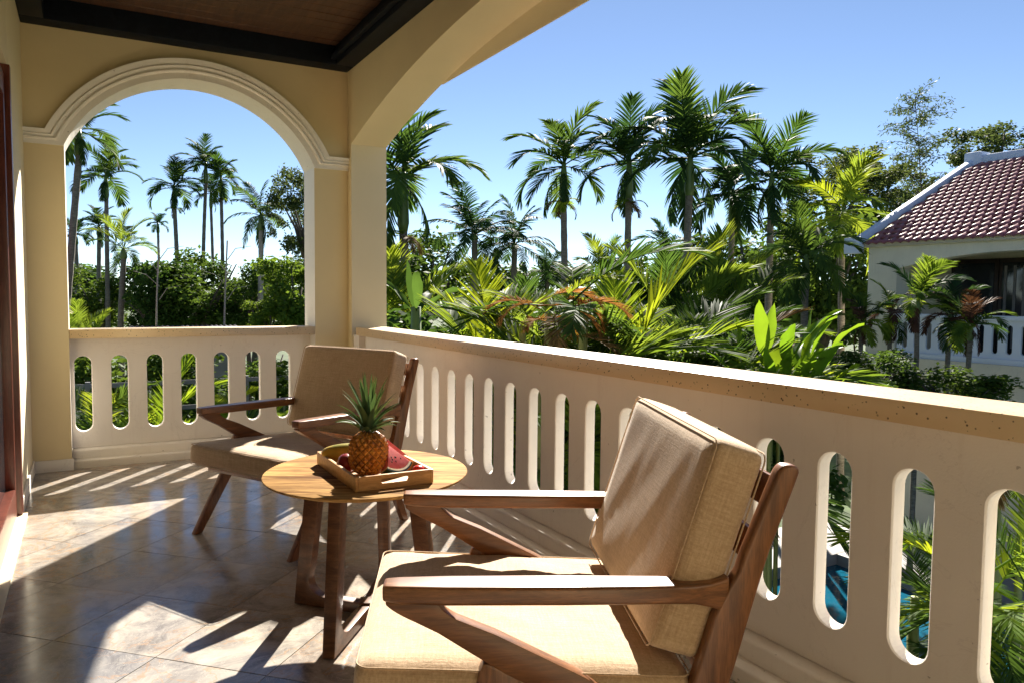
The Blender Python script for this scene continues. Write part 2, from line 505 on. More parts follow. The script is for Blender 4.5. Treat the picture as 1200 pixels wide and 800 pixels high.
# ------------------------------------------------------------------ balustrades
def balustrade(name, label, length, centers, cap_d, pan_y, loc, rz, cap_over=0.0, n_block=None):
    """runs along +x; +y is outwards"""
    t = thing(name, label, 'balustrade', loc, rz)
    p = slot_panel(length, .113, .842, .219, .720, centers, .050, .05).build('slotted_panel', 'panel_paint', t)
    p.location.y = pan_y
    MB().box(cap_over, length, 0, cap_d, .842, .900).build('cap', 'terrazzo', t, bevel=.004)
    MB().box(cap_over, length, pan_y-.075, pan_y+.06, -.008, .1115).build('plinth', 'panel_paint', t, bevel=.012, seg=3)
    MB().box(cap_over, length, pan_y-.135, pan_y+.05, -.009, .052).build('plinth_step', 'panel_paint', t, bevel=.010, seg=3)
    return t


# short one below the arch
x0 = -1.90
cs = [-1.748+.216*i-x0 for i in range(8)]
es = balustrade('balustrade', 'short slotted white balustrade below the arch at the end of the balcony', cs[-1]+.108, cs, .20, .15, (x0, 0, 0), 0)
for ch in es.children:                                             # cap and plinth stay between the piers
    if ch.name.startswith(('cap', 'plinth')):
        me = ch.data
        for vtx in me.vertices: vtx.co.x = min(max(vtx.co.x, AXC-AHW-x0+.002), AXC+AHW-x0-.002)
# long one on the right: runs towards the camera (local +x = -Y world, local +y = +X world)
YR0, SR = -1.034, .2283
ys_ = [YR0-SR*i for i in range(-3, 18)]
st = -.215
cs = [st-y for y in ys_ if st-y > .09]
long_l = 5.11+st
cs = [c for c in cs if c < long_l-.1]
lb = thing('balustrade', 'long slotted balustrade on the right with a speckled terrazzo cap', 'balustrade', (0, st, 0), 0)
ROTB = -math.pi/2


def rotx(o):                                                       # map local (x,y) -> (y,-x)
    for vtx in o.data.vertices:
        x, y, z = vtx.co; vtx.co = (y, -x, z)
    return o


p = rotx(slot_panel(long_l, .113, .842, .233, .723, cs, .052, .05).build('slotted_panel', 'panel_paint', lb)); p.location.x = .06
rotx(MB().box(-.03, long_l, 0, .225, .842, .900).build('cap', 'terrazzo', lb, bevel=.004))
rotx(MB().box(0, long_l, .0, .12, -.008, .1115).build('plinth', 'panel_paint', lb, bevel=.012, seg=3))
rotx(MB().box(0, long_l, -.055, .115, -.009, .052).build('plinth_step', 'panel_paint', lb, bevel=.010, seg=3))
rotx(MB().box(-.125, -.001, .012, .25, 0, .842).build('end_block', 'panel_paint', lb))

# ------------------------------------------------------------------ right wall: piers and the long segmental arch
RW = .268
rw = thing('side_wall', 'side wall with wide flat arch opening onto the garden above the long balustrade', 'wall', (0, -2.6, 0))
OY = 2.6


def rz_(y): return 2.236+.36*(1-((y+2.6)/2.51)**2)


yy = [-.09-(5.11-.09)*k/28 for k in range(29)]
b = MB()
for x in (0, RW):
    b.add([(x, .0+OY, 0 if x == 0 else -.3), (x, -.09+OY, 0 if x == 0 else -.3), (x, -.09+OY, TOP), (x, .0+OY, TOP)], [(0, 1, 2, 3)])
    for a, c in zip(yy[:-1], yy[1:]):
        b.add([(x, a+OY, rz_(a)), (x, c+OY, rz_(c)), (x, c+OY, TOP), (x, a+OY, TOP)], [(0, 1, 2, 3)])
    b.add([(x, -5.11+OY, -.3), (x, -5.5+OY, -.3), (x, -5.5+OY, TOP), (x, -5.11+OY, TOP)], [(0, 1, 2, 3)])
    b.add([(x, -5.5+OY, 2.4), (x, BY+OY, 2.4), (x, BY+OY, TOP), (x, -5.5+OY, TOP)], [(0, 1, 2, 3)])
b.add([(RW, .0+OY, -.3), (RW, WT+OY, -.3), (RW, WT+OY, TOP), (RW, 0+OY, TOP)], [(0, 1, 2, 3)])
b.add([(0, WT+OY, -.3), (RW, WT+OY, -.3), (RW, WT+OY, TOP), (0, WT+OY, TOP)], [(0, 1, 2, 3)])
b.build('wall_face', 'yellow_plaster', rw)
b = MB()
b.add([(-.001, -.09+OY, .0), (RW+.001, -.09+OY, 0), (RW+.001, -.09+OY, rz_(-.09)), (-.001, -.09+OY, rz_(-.09))], [(0, 1, 2, 3)])
b.add([(-.001, -5.11+OY, .0), (RW+.001, -5.11+OY, 0), (RW+.001, -5.11+OY, rz_(-5.11)), (-.001, -5.11+OY, rz_(-5.11))], [(0, 1, 2, 3)])
for a, c in zip(yy[:-1], yy[1:]):
    b.add([(-.001, a+OY, rz_(a)), (-.001, c+OY, rz_(c)), (RW+.001, c+OY, rz_(c)), (RW+.001, a+OY, rz_(a))], [(0, 1, 2, 3)])
b.add([(-.001, -5.5+OY, 2.4), (RW, -5.5+OY, 2.4), (RW, BY+OY, 2.4), (-.001, BY+OY, 2.4)], [(0, 1, 2, 3)])
b.build('arch_soffit', 'cream_plaster', rw, smooth='auto')
MB().box(RW+.002, RW+.010, BY+OY, -1.105+OY, 2.467, 2.72).build('fascia', 'cream_plaster', rw)
# bay behind the camera
b = MB().box(0, .2, BY+OY, -5.5+OY, -.3, .9); b.build('parapet', 'panel_paint', rw)

# ------------------------------------------------------------------ left house wall with the sliding door
lw = thing('house_wall', 'pale cream house wall at the left edge beside the wooden door', 'wall', (LX, 0, 0))
DY0, DY1, DZ = -1.02, -4.2, 2.25
b = MB()
b.box(-.22, 0, DY0, WT, -.3, TOP); b.box(-.22, 0, BY, DY1, -.3, TOP); b.box(-.22, -.001, DY1, DY0, DZ, TOP)
b.build('wall_face', 'cream_plaster', lw)
MB().box(0, .012, DY0+.02, -.014, 0, .085).build('skirting', 'white_paint', lw, bevel=.003)
MB().box(-.06, .03, DY1, DY0+.0, .0005, .012).build('threshold', 'cream_plaster', lw)
tag(MB().box(LX, .0, BY-.2, BY, -.3, TOP).build('back_wall', 'cream_plaster'), 'plain cream wall closing the balcony behind the viewer', 'wall')
dr = thing('sliding_door', 'reddish brown wooden sliding glass door frame at the left edge of the balcony', 'door', (LX, DY0, 0))
b = MB().box(-.14, .012, -.055, -.004, .013, DZ-.001); b.build('door_jamb', 'door_wood', dr, bevel=.006)
MB().box(-.10, -.012, -.115, -.057, .013, DZ-.05).build('frame_stile', 'door_wood', dr, bevel=.006)
MB().box(-.10, -.012, DY1-DY0+.06, -.116, .013, .16).build('bottom_rail', 'door_wood', dr, bevel=.006)
MB().box(-.10, -.012, DY1-DY0+.06, -.116, DZ-.16, DZ-.05).build('top_rail', 'door_wood', dr, bevel=.006)
for k in range(1, 3):
    yk = -.116-k*1.0
    MB().box(-.098, -.014, yk-.10, yk, .161, DZ-.161).build('mullion', 'door_wood', dr, bevel=.006)
MB().box(-.06, -.052, DY1-DY0+.06, -.117, .161, DZ-.161).build('pane', 'dark_glass', dr)

# ------------------------------------------------------------------ ceiling
ce = MB().box(LX-.2, RW, BY-.2, WT, 3.001, 3.2).build('ceiling', 'white_paint'); tag(ce, kind='structure')
CZ = 2.90
yk = BY; rr = random.Random(9)
pm = {}
while yk < -.14:
    MB().box(LX+.01, -.01, yk+.002, yk+.118, CZ+rr.uniform(0, .003), CZ+.04).build('plank', 'ceiling_wood', ce, bevel=.003, seg=1); yk += .12
b = MB().box(LX+.001, -.001, -.155, -.001, 2.768, 2.96); b.build('beam', 'dark_beam', ce, bevel=.008)
MB().box(-.13, -.001, BY, -.156, 2.768, 2.96).build('beam', 'dark_beam', ce, bevel=.008)
MB().box(-.170, -.131, BY, -.156, 2.80, 2.835).build('beam_bead', 'dark_beam', ce, bevel=.008)
MB().box(LX+.001, LX+.13, BY, -.156, 2.768, 2.96).build('beam', 'dark_beam', ce, bevel=.008)


# ------------------------------------------------------------------ cushions and chairs
def cushion_mesh(name, L, W, H, seed, puff=.018, r=.028, nx=34, ny=34, wr=.004):
    """a soft box L x W x H about the origin: rounded edges, puffed faces, shallow wrinkles"""
    rg = random.Random(seed); bm = bmesh.new()
    ph = [(rg.uniform(5, 13), rg.uniform(0, 6), rg.uniform(0, 6), rg.uniform(.5, 1)) for _ in range(6)]
    bmesh.ops.create_cube(bm, size=1)
    bmesh.ops.subdivide_edges(bm, edges=bm.edges[:], cuts=22, use_grid_fill=True)
    for v in bm.verts:
        p = Vector((v.co.x*L, v.co.y*W, v.co.z*H))
        u, q, z = v.co.x*2, v.co.y*2, v.co.z*2
        # round the edges: clamp to inner box and push out by r
        inn = Vector((max(-L/2+r, min(L/2-r, p.x)), max(-W/2+r, min(W/2-r, p.y)), max(-H/2+r, min(H/2-r, p.z))))
        dlt = p-inn
        if dlt.length > 1e-6: p = inn+dlt.normalized()*min(r, dlt.length if dlt.length <= r else r)
        f = max(0, 1-u**4)*max(0, 1-q**4)
        if abs(z) > .99: p.z += math.copysign(puff*f, z)
        side = max(0, 1-z*z)
        if abs(u) > .99: p.x += math.copysign(.005*side*(1-q**4), u)
        if abs(q) > .99: p.y += math.copysign(.005*side*(1-u**4), q)
        wv = sum(a*math.sin(k*(p.x*2.2+p.y*c_*.8)*1.7+o) for (k, o, c_, a) in ph)/6
        p.z += wr*wv*(.35+.65*f)
        v.co = p
    bmesh.ops.recalc_face_normals(bm, faces=bm.faces)
    me = bpy.data.meshes.new(name); bm.to_mesh(me); bm.free(); me.materials.append(MT['linen'])
    for p in me.polygons: p.use_smooth = True
    return me


def piping(L, W, z, r=.028, rad=.0018):
    pts = []; n = 6
    for cx, cy, a0 in ((1, 1, 0), (-1, 1, 90), (-1, -1, 180), (1, -1, 270)):
        for k in range(n+1):
            a = R(a0+90*k/n); pts.append((cx*(L/2-r)+r*.93*math.cos(a), cy*(W/2-r)+r*.93*math.sin(a), z))
    pts.append(pts[0]); pts.append(pts[1])
    return MB().tube(pts, rad, 5, cap=False)


def arc(p0, p1, p2, n=6):
    return [((1-t)**2*p0[0]+2*t*(1-t)*p1[0]+t*t*p2[0], (1-t)**2*p0[1]+2*t*(1-t)*p1[1]+t*t*p2[1]) for t in [k/n for k in range(n+1)]]


def make_chair(name, label, loc, rz, seed):
    t = thing(name, label, 'armchair', loc, rz, 'linen armchairs on the balcony')
    O = .40; HW = .362
    for s in (1, -1):
        lo, hi = sorted((s*(HW-.048), s*(HW-.014)))
        fn = lambda a, c, d: (a-O, d, c)
        # diagonal strut from the arm's front down to the back post
        poly = [(.004, .568)]+arc((.006, .560), (.02, .545), (.06, .526))+[(.104, .503)]+[(.165, .463)]
        poly += [(.235, .418), (.40, .332), (.575, .242)]+[(.600, .292)]+[(.371, .418), (.214, .499)]+arc((.139, .531), (.108, .548), (.100, .568))
        MB().prism(poly, lo, hi, fn).build('strut', 'chair_wood', t, bevel=.006)
        # front leg, branching off the strut and reaching forward
        poly = [(-.043, .0), (-.002, .0), (.262, .385), (.262, .412), (.20, .440)]+arc((.19, .44), (.180, .425), (.172, .360), 4)
        MB().prism(poly, lo+.002, hi-.002, fn).build('front_leg', 'post_wood', t, bevel=.005)
        # back post, bending backwards above the arm
        poly = [(.556, .235), (.628, .215)]+arc((.690, .43), (.735, .60), (.752, .652), 5)+[(.800, .786)]+arc((.806, .805), (.806, .820), (.790, .820), 4)+arc((.778, .820), (.768, .818), (.760, .800), 4)+[(.70, .645)]+arc((.690, .612), (.668, .58), (.640, .520), 4)+[(.612, .42)]
        MB().prism(poly, lo, hi, fn).build('back_post', 'post_wood', t, bevel=.008, seg=3)
        # rear leg
        poly = [(.560, .262), (.632, .24), (.725, .0), (.690, .0)]
        MB().prism(poly, lo+.002, hi-.002, fn).build('rear_leg', 'post_wood', t, bevel=.005)
        # armrest: flat board that narrows towards the post
        b = MB(); st_ = []
        for a, wi, ce_, zt, th in ((0, .046, 0, .600, .030), (.03, .056, 0, .600, .034), (.12, .066, 0, .5985, .036), (.35, .070, 0, .594, .036), (.54, .062, 0, .590, .036), (.60, .050, .003, .588, .038), (.635, .036, .008, .590, .050), (.672, .032, .010, .600, .072)):
            c_ = s*(HW-.033+ce_*0)+s*.002
            st_.append([(a-O, c_-wi/2, zt-th), (a-O, c_+wi/2, zt-th), (a-O, c_+wi/2, zt), (a-O, c_-wi/2, zt)])
        vv = [q for r_ in st_ for q in r_]; k = len(st_)
        ff = [(i*4+j, i*4+(j+1) % 4, (i+1)*4+(j+1) % 4, (i+1)*4+j) for i in range(k-1) for j in range(4)]+[(3, 2, 1, 0), tuple((k-1)*4+j for j in range(4))]
        b.add(vv, ff).build('armrest', 'arm_wood', t, bevel=.007, seg=3, ang=60)
    W_ = HW-.049
    for (a0, z0, a1, z1, th) in ((.03, .332, .07, .296, .02), (.50, .268, .54, .238, .02), (.27, .30, .31, .28, .018)):
        MB().box(a0-O, a1-O, -W_, W_, z1, z0).build('seat_rail', 'chair_wood', t, bevel=.004)
    for (a, z) in ((.746, .765), (.712, .655), (.672, .535), (.640, .40)):
        b = MB(); b.prism([(a-.005, z-.030), (a+.013, z-.034), (a+.031, z+.024), (a+.013, z+.030)], -W_, W_, lambda p_, q_, d_: (p_-O, d_, q_))
        b.build('back_slat', 'chair_wood', t, bevel=.004)
    # seat cushion
    L_, Wc, H_ = .665, .672, .098
    sc_ = link('seat_cushion', cushion_mesh('seat_cushion', L_, Wc, H_, seed, .012, .026, wr=.012), t, (.274-O, 0, .371), (0, R(3.4), 0))
    for z in (H_/2-.004, -H_/2+.004): piping(L_, Wc, z).build('piping', 'linen', sc_, smooth=True)
    L_, Wc, H_ = .440, .652, .112
    bc = link('back_cushion', cushion_mesh('back_cushion', L_, Wc, H_, seed+5, .002, .024, wr=.0012), t, (.634-O, 0, .643), (0, R(-72.5), 0))
    for z in (H_/2-.004, -H_/2+.004): piping(L_, Wc, z, .024).build('piping', 'linen', bc, smooth=True)
    return t


def place(front_mid, ang):
    a = R(ang); return (front_mid[0]+.40*math.cos(a), front_mid[1]+.40*math.sin(a), 0)


make_chair('armchair', 'nearest wooden armchair with beige linen cushions, beside the long balustrade', place((-1.106, -3.943), -24.5), R(-24.5), 11)
make_chair('armchair', 'far wooden armchair with beige linen cushions, in the corner behind the fruit table', place((-1.110, -2.04), 28), R(28), 23)

# ------------------------------------------------------------------ table, tray and fruit
TC = Vector((-.865, -3.02, 0)); TZ = .52
tb = thing('coffee_table', 'round wooden coffee table on curved crossed legs carrying the fruit tray', 'table', TC, R(-29))
b = MB(); prof = [(.0, TZ-.022), (.90, TZ-.022), (.975, TZ-.012), (1.0, TZ-.004), (.998, TZ-.0015), (.99, TZ), (0.0, TZ)]
n_ = 72; vv = []; ff = []
pr = [(f, z) for f, z in prof if f > 0]
for f, z in pr:
    for j in range(n_):
        a = 2*math.pi*j/n_; vv.append((.355*f*math.cos(a), .378*f*math.sin(a), z))
for i in range(len(pr)-1):
    for j in range(n_): ff.append((i*n_+j, i*n_+(j+1) % n_, (i+1)*n_+(j+1) % n_, (i+1)*n_+j))
ff.append(tuple(range(n_-1, -1, -1))); ff.append(tuple((len(pr)-1)*n_+j for j in range(n_)))
b.add(vv, ff).build('table_top', 'table_top_wood', tb, smooth='auto')
wl = Matrix.Rotation(R(29), 3, 'Z')
ends = [Vector((-.213, -.268, 0)), Vector((.175, .290, 0)), Vector((-.188, .212, 0)), Vector((.19, -.175, 0))]
for e_ in ends:
    el = wl @ e_; d_ = el.normalized(); L_ = el.length; nrm = Vector((-d_.y, d_.x, 0))
    # L-shaped leg: floor bar from the centre sweeping up into a post
    poly = [(.0, .004), (L_+.012, .004), (L_+.002, .10), (L_-.045, TZ-.023), (L_-.105, TZ-.023)]
    poly += [(L_-.062, .16)]+arc((L_-.050, .11), (L_-.048, .052), (L_-.11, .044), 6)+[(.0, .044)]
    th = .021
    MB().prism(poly, -th, th, lambda a, c, dd, d_=d_, nrm=nrm: tuple(d_*a+nrm*dd+Vector((0, 0, c)))).build('leg', 'table_wood', tb, bevel=.004)
MB().box(-.03, .03, -.03, .03, .0455, .052).build('leg_joint', 'table_wood', tb, bevel=.003)

TX0, TX1, TY0, TY1 = -.995, -.728, -3.292, -2.835
tz = TZ+.0015
tr = thing('serving_tray', 'rectangular light bamboo tray with a slot handle, holding fruit on the table', 'tray', ((TX0+TX1)/2, (TY0+TY1)/2, tz), 0)
hx, hy = (TX1-TX0)/2, (TY1-TY0)/2
MB().box(-hx+.008, hx-.008, -hy+.008, hy-.008, .0, .008).build('tray_base', 'tray_wood', tr)
for s in (-1, 1): MB().box(min(s*hx, s*(hx-.011)), max(s*hx, s*(hx-.011)), -hy, hy, .0, .046).build('tray_side', 'tray_wood', tr, bevel=.002)
for s in (-1, 1):
    # end with a lengthways handle slot
    b = MB(); w2 = hx-.0115; hw_, hz0, hz1 = .048, .018, .033; y0, y1 = sorted((s*hy, s*(hy-.011)))
    hole = []; outer = []; n_ = 8; rr_ = (hz1-hz0)/2; zc = (hz0+hz1)/2
    for k in range(n_+1):
        a = -math.pi/2+math.pi*k/n_; hole.append((hw_-rr_+rr_*math.cos(a), zc+rr_*math.sin(a))); outer.append((w2, .0+.046*k/n_))
    for k in range(n_+1):
        a = math.pi/2+math.pi*k/n_; hole.append((-hw_+rr_+rr_*math.cos(a), zc+rr_*math.sin(a))); outer.append((-w2, .046-.046*k/n_))
    m_ = len(hole)
    vv = [(x, y0, z) for x, z in outer]+[(x, y0, z) for x, z in hole]+[(x, y1, z) for x, z in hole]+[(x, y1, z) for x, z in outer]
    ff = [(r_*m_+j, r_*m_+(j+1) % m_, (r_+1)*m_+(j+1) % m_, (r_+1)*m_+j) for r_ in range(3) for j in range(m_)]+[(3*m_+j, 3*m_+(j+1) % m_, (j+1) % m_, j) for j in range(m_)]
    b.add(vv, ff).build('tray_end', 'tray_wood', tr)

fz = tz+.009
# pineapple
PA = Vector((-.893, -3.118, fz))
pa = thing('pineapple', 'whole ripe pineapple with spiky green crown standing in the tray', 'pineapple', PA)
b = MB(); vv = []; ff = []; NU, NV = 96, 60; hp = .150
for i in range(NV+1):
    f = i/NV; z = hp*f
    prof_r = .063*(max(.0, 1-abs(2*f-1.0)**3.2))**.5 if 0 < f < 1 else 0.0
    prof_r = max(prof_r, .018)*(1-.06*(f-.5))
    for j in range(NU):
        a = 2*math.pi*j/NU
        r_ = prof_r-.003
        vv.append((r_*math.cos(a), r_*math.sin(a), z))
for i in range(NV):
    for j in range(NU): ff.append((i*NU+j, i*NU+(j+1) % NU, (i+1)*NU+(j+1) % NU, (i+1)*NU+j))
ff.append(tuple(range(NU-1, -1, -1))); ff.append(tuple(NV*NU+j for j in range(NU)))
b.add(vv, ff).build('body', 'pineapple_base', pa, smooth=True)


def pine_r(z):
    f = min(.985, max(.015, z/hp)); return .063*(1-abs(2*f-1)**3.2)**.5*(1-.06*(f-.5))


b = MB(); NR, NC = 11, 15; rg = random.Random(2)                   # the eyes: raised diamonds in offset rows
for i in range(NR):
    zc = hp*(.05+.90*i/(NR-1)); dz = hp*.90/(NR-1)*.93; da = math.pi/NC*.93
    for j in range(NC):
        ac = 2*math.pi*(j+(i % 2)*.5)/NC+.02*rg.random()
        def q(a_, z_, o_): r_ = max(.006, pine_r(z_)+o_); return (r_*math.cos(a_), r_*math.sin(a_), z_)
        z1, z0 = min(hp*.99, zc+dz), max(.002, zc-dz); h = rg.uniform(.0028, .0045)
        m = .5
        vv = [q(ac-da, zc, -.001), q(ac, z0, -.001), q(ac+da, zc, -.001), q(ac, z1, -.001),
              q(ac-da*m, zc, h), q(ac, zc-dz*m, h), q(ac+da*m, zc, h), q(ac, zc+dz*m, h*.9), q(ac, zc+dz*.25, h+.0035)]
        b.add(vv, [(0, 1, 5, 4), (1, 2, 6, 5), (2, 3, 7, 6), (3, 0, 4, 7), (4, 5, 8), (5, 6, 8), (6, 7, 8), (7, 4, 8)])
b.build('eyes', 'pineapple_skin', pa, smooth='auto')


def strap_leaf(length, width, a0, bend, fold=.25, n=8):
    """leaf leaving the origin in the xz plane; a0 start elevation in degrees, bend total droop"""
    b = MB(); x = z = 0.0; vv = []; ff = []
    for i in range(n+1):
        f = i/n; a = R(a0-bend*f)
        wi = width*(1-.15*math.sin(f*3))*(1-f**2.2)+.0004
        vv += [(x, -wi/2, z+wi*fold), (x, 0, z), (x, wi/2, z+wi*fold)]
        x += math.cos(a)*length/n; z += math.sin(a)*length/n
    for i in range(n):
        o = i*3; ff += [(o, o+1, o+4, o+3), (o+1, o+2, o+5, o+4)]
    return b.add(vv, ff)


lm = [strap_leaf(l, w_, a, be, .3).mesh('pineapple_leaf', 'pineapple_leaf', True) for l, w_, a, be in ((.10, .026, 45, 60), (.13, .024, 58, 45), (.16, .022, 68, 32), (.165, .019, 78, 18), (.17, .016, 86, 8))]
rg = random.Random(5); N = 54
for i in range(N):
    f = i/N; k = min(4, int(f*5)); az = i*2.39996+rg.uniform(-.2, .2); rr_ = .022*(1-f*.8)
    link('leaf', lm[k], pa, (rr_*math.cos(az), rr_*math.sin(az), hp-.006+f*.045), (rg.uniform(-.12, .12), rg.uniform(-.14, .14), az), (rg.uniform(.8, 1.08),)*3)


def fruit(name, mat, label, cat, loc, rot, sx, sy, sz, bendy=0, stem=True, seed=1):
    t = thing(name, label, cat, loc); b = MB(); prof = []
    for i in range(21):
        a = math.pi*i/20; prof.append((max(.0005, math.sin(a)), -math.cos(a)))

    def fn(q, a):
        x, y, z = q; x, y, z = x*sx, y*sy, z*sz
        y += bendy*(z/sz)**2*sz; k_ = 1+.10*(z/sz)
        return (x*k_, y*k_, z)
    o = b.lathe(prof, 28, fn=fn).build('skin', mat, t, smooth=True); o.rotation_euler = rot
    if stem:
        s_ = MB().tube([(0, 0, sz*.97), (0.001, .001, sz*1.06)], [.003, .0025], 6).build('stem', 'dark_bark', t); s_.rotation_euler = rot
    return t


fruit('mango', 'mango_skin', 'long yellow green mango at the far left of the tray', 'mango', (-.930, -2.945, fz+.040), (R(86), 0, R(58)), .037, .039, .078, .12)
fruit('apple', 'red_skin', 'dark red round fruit between mango and pineapple', 'fruit', (-.950, -3.060, fz+.033), (R(20), R(15), 0), .034, .034, .032)
fruit('orange', 'orange_skin', 'small orange fruit half hidden behind the pineapple', 'fruit', (-.862, -2.985, fz+.031), (0, 0, 0), .031, .031, .030)
fruit('tomato', 'tomato_red', 'small bright red round fruit at the right corner of the tray', 'fruit', (-.757, -3.235, fz+.022), (0, R(10), 0), .022, .022, .020)


def melon(label, loc, rz, rad, ang, thick, tilt):
    """a wedge slice: flesh, pith and rind follow the same arc"""
    t = thing('watermelon_slice', label, 'watermelon', loc, rz, 'watermelon slices in the tray')
    h = thick/2; n_ = 14
    def sector(r0, r1, e=0.0):
        pts = [(r1*math.sin(-ang/2+ang*k/n_), r1*math.cos(-ang/2+ang*k/n_)) for k in range(n_+1)]
        if r0 > 0: pts += [(r0*math.sin(ang/2-ang*k/n_), r0*math.cos(ang/2-ang*k/n_)) for k in range(n_+1)]
        else: pts.append((0, 0))
        return pts
    rot = (tilt, 0, 0)
    def fn(a, c, d_): return (a, d_, rad-c)
    for nm, mt_, r0, r1, hh in (('flesh', 'melon_flesh', 0, rad*.88, h), ('pith', 'melon_pith', rad*.8805, rad*.945, h*.998), ('rind', 'melon_rind', rad*.9455, rad, h*.996)):
        o = MB().prism(sector(r0, r1), -hh, hh, fn).build(nm, mt_, t, bevel=.0015 if nm == 'flesh' else 0); o.rotation_euler = rot
    for k in range(7):
        rr_ = rad*random.uniform(.45, .75); a = random.uniform(-ang/2.6, ang/2.6)
        o = MB().lathe([(.0004, -.004), (.0022, -.001), (.0022, .001), (.0004, .004)], 6).build('seed', 'seed_black', t)
        p_ = Vector((rr_*math.sin(a), -h-.0005, rad-rr_*math.cos(a))); o.location = Matrix.Rotation(tilt, 3, 'X') @ p_; o.rotation_euler = rot
    return t


melon('front watermelon slice with dark rind, right beside the pineapple', (-.800, -3.170, fz+.001), R(28), .105, R(75), .040, R(-38))
melon('rear watermelon slice, deeper in the tray behind the front slice', (-.790, -3.050, fz+.001), R(8), .105, R(85), .035, R(-30))

# ------------------------------------------------------------------ fronds and palms
FR = {}
ELEV = (84, 66, 46, 26, 4, -28)
KIND = {   # n leaflets a side, leaflet length, width, first leaflet, droop of rachis, leaflet lift, leaflet sag, rachis width, angle base->tip
    'betel': (34, .36, .028, .13, 88, 12, .42, .013, (64, 20)),
    'coconut': (40, .27, .020, .18, 78, -5, .55, .012, (72, 30)),
    'areca': (46, .31, .0165, .22, 78, 24, .28, .008, (60, 20)),
    'hang': (26, .34, .030, .12, 60, -15, .6, .012, (52, 18)),
}


def frond_mesh(kind, ei, var, mat):
    key = (kind, ei, var, mat)
    if key in FR: return FR[key]
    nl, Lm, wd, s0, droop, lift, sag, rw_, (a0, a1) = KIND[kind]
    rg = random.Random(hash((kind, ei, var)) & 0xffff if False else (len(kind)*1000+ei*50+var*7+3)); el = ELEV[ei]
    NS = 16; P = []; Tn = []; x = z = y = 0.0; side = rg.uniform(-.25, .25)
    dr_ = droop*(.55+.45*math.cos(R(el)))*rg.uniform(.85, 1.15)
    for i in range(NS+1):
        f = i/NS; a = R(max(el-dr_*f**1.5, -86)); P.append(Vector((x, y, z))); Tn.append(Vector((math.cos(a), side*f*.6, math.sin(a))).normalized())
        x += math.cos(a)/NS; z += math.sin(a)/NS; y += side*f*.6/NS

    def pt(f):
        g_ = min(f*NS, NS-1e-4); i = int(g_); t = g_-i
        return P[i].lerp(P[i+1], t), Tn[i].lerp(Tn[i+1], t).normalized()
    b = MB(); b.tube([P[i] for i in range(0, NS+1, 2)], [rw_*(1-.85*i/NS) for i in range(0, NS+1, 2)], 4, cap=False)
    for s in (-1, 1):
        for k in range(nl):
            f = s0+(1-s0)*(k+.5+rg.uniform(-.2, .2))/nl
            if rg.random() < .03: continue
            p, t = pt(min(f, .999)); S = Vector((-t.y, t.x, 0)); S = S.normalized() if S.length > 1e-3 else Vector((0, 1, 0))
            S = Vector((0, 1, 0)) if abs(t.z) > .995 else S
            N_ = t.cross(S); N_ = -N_ if N_.z < 0 and abs(t.z) < .99 else N_
            if (S.cross(-t)).dot(N_) == 0: pass
            g_ = (f-s0)/(1-s0)
            an = R(a0+(a1-a0)*g_+rg.uniform(-5, 5)); lf = R(lift*(1-.5*g_)+rg.uniform(-8, 8))
            dirv = t*math.cos(an)+(S*s*math.cos(lf)+N_*math.sin(lf))*math.sin(an)
            L = Lm*(.50+.50*math.sin(math.pi*min(1, .12+.80*g_)))*(1 if g_ < .85 else 1-.45*(g_-.85)/.15)*rg.uniform(.86, 1.08)
            wdir = (t-dirv*t.dot(dirv)).normalized(); q = p.copy(); dv = dirv.normalized(); vv = []; ns = 4
            wdir = Matrix.Rotation(rg.gauss(0, .45), 3, dv) @ wdir
            for j in range(ns+1):
                h = j/ns; wi = wd*(.55 if j == 0 else (1.0, 1.0, .92, .62, 0)[j])*.5
                if j < ns: vv += [q-wdir*wi, q+wdir*wi]
                else: vv += [q]
                dv = (dv+Vector((0, 0, -sag/ns*(.4+h)))).normalized(); q = q+dv*(L/ns)
            ff = [(0, 1, 3, 2), (2, 3, 5, 4), (4, 5, 7, 6), (6, 7, 8)]
            b.add(vv, ff)
    me = bpy.data.meshes.new('frond'); me.from_pydata(b.v, [], b.f); me.materials.append(MT[mat])
    for p in me.polygons: p.use_smooth = True
    FR[key] = me
    return me


def trunk_mb(h, r0, r1, lean, rings, n=9, seed=0):
    rg = random.Random(seed); pts = []; rad = []; k = max(6, rings); b1 = rg.uniform(-.15, .15)
    for i in range(k+1):
        f = i/k; off = Vector((lean[0]*f+b1*math.sin(f*3.1), lean[1]*f+b1*.6*math.sin(f*2.7), h*f))
        r = r0+(r1-r0)*f
        if i == 0: r *= 1.35
        pts.append(off); rad.append(r*(1.0 if i % 2 else 1.09))
    b = MB(); b.tube(pts, rad, n); return b, pts[-1]


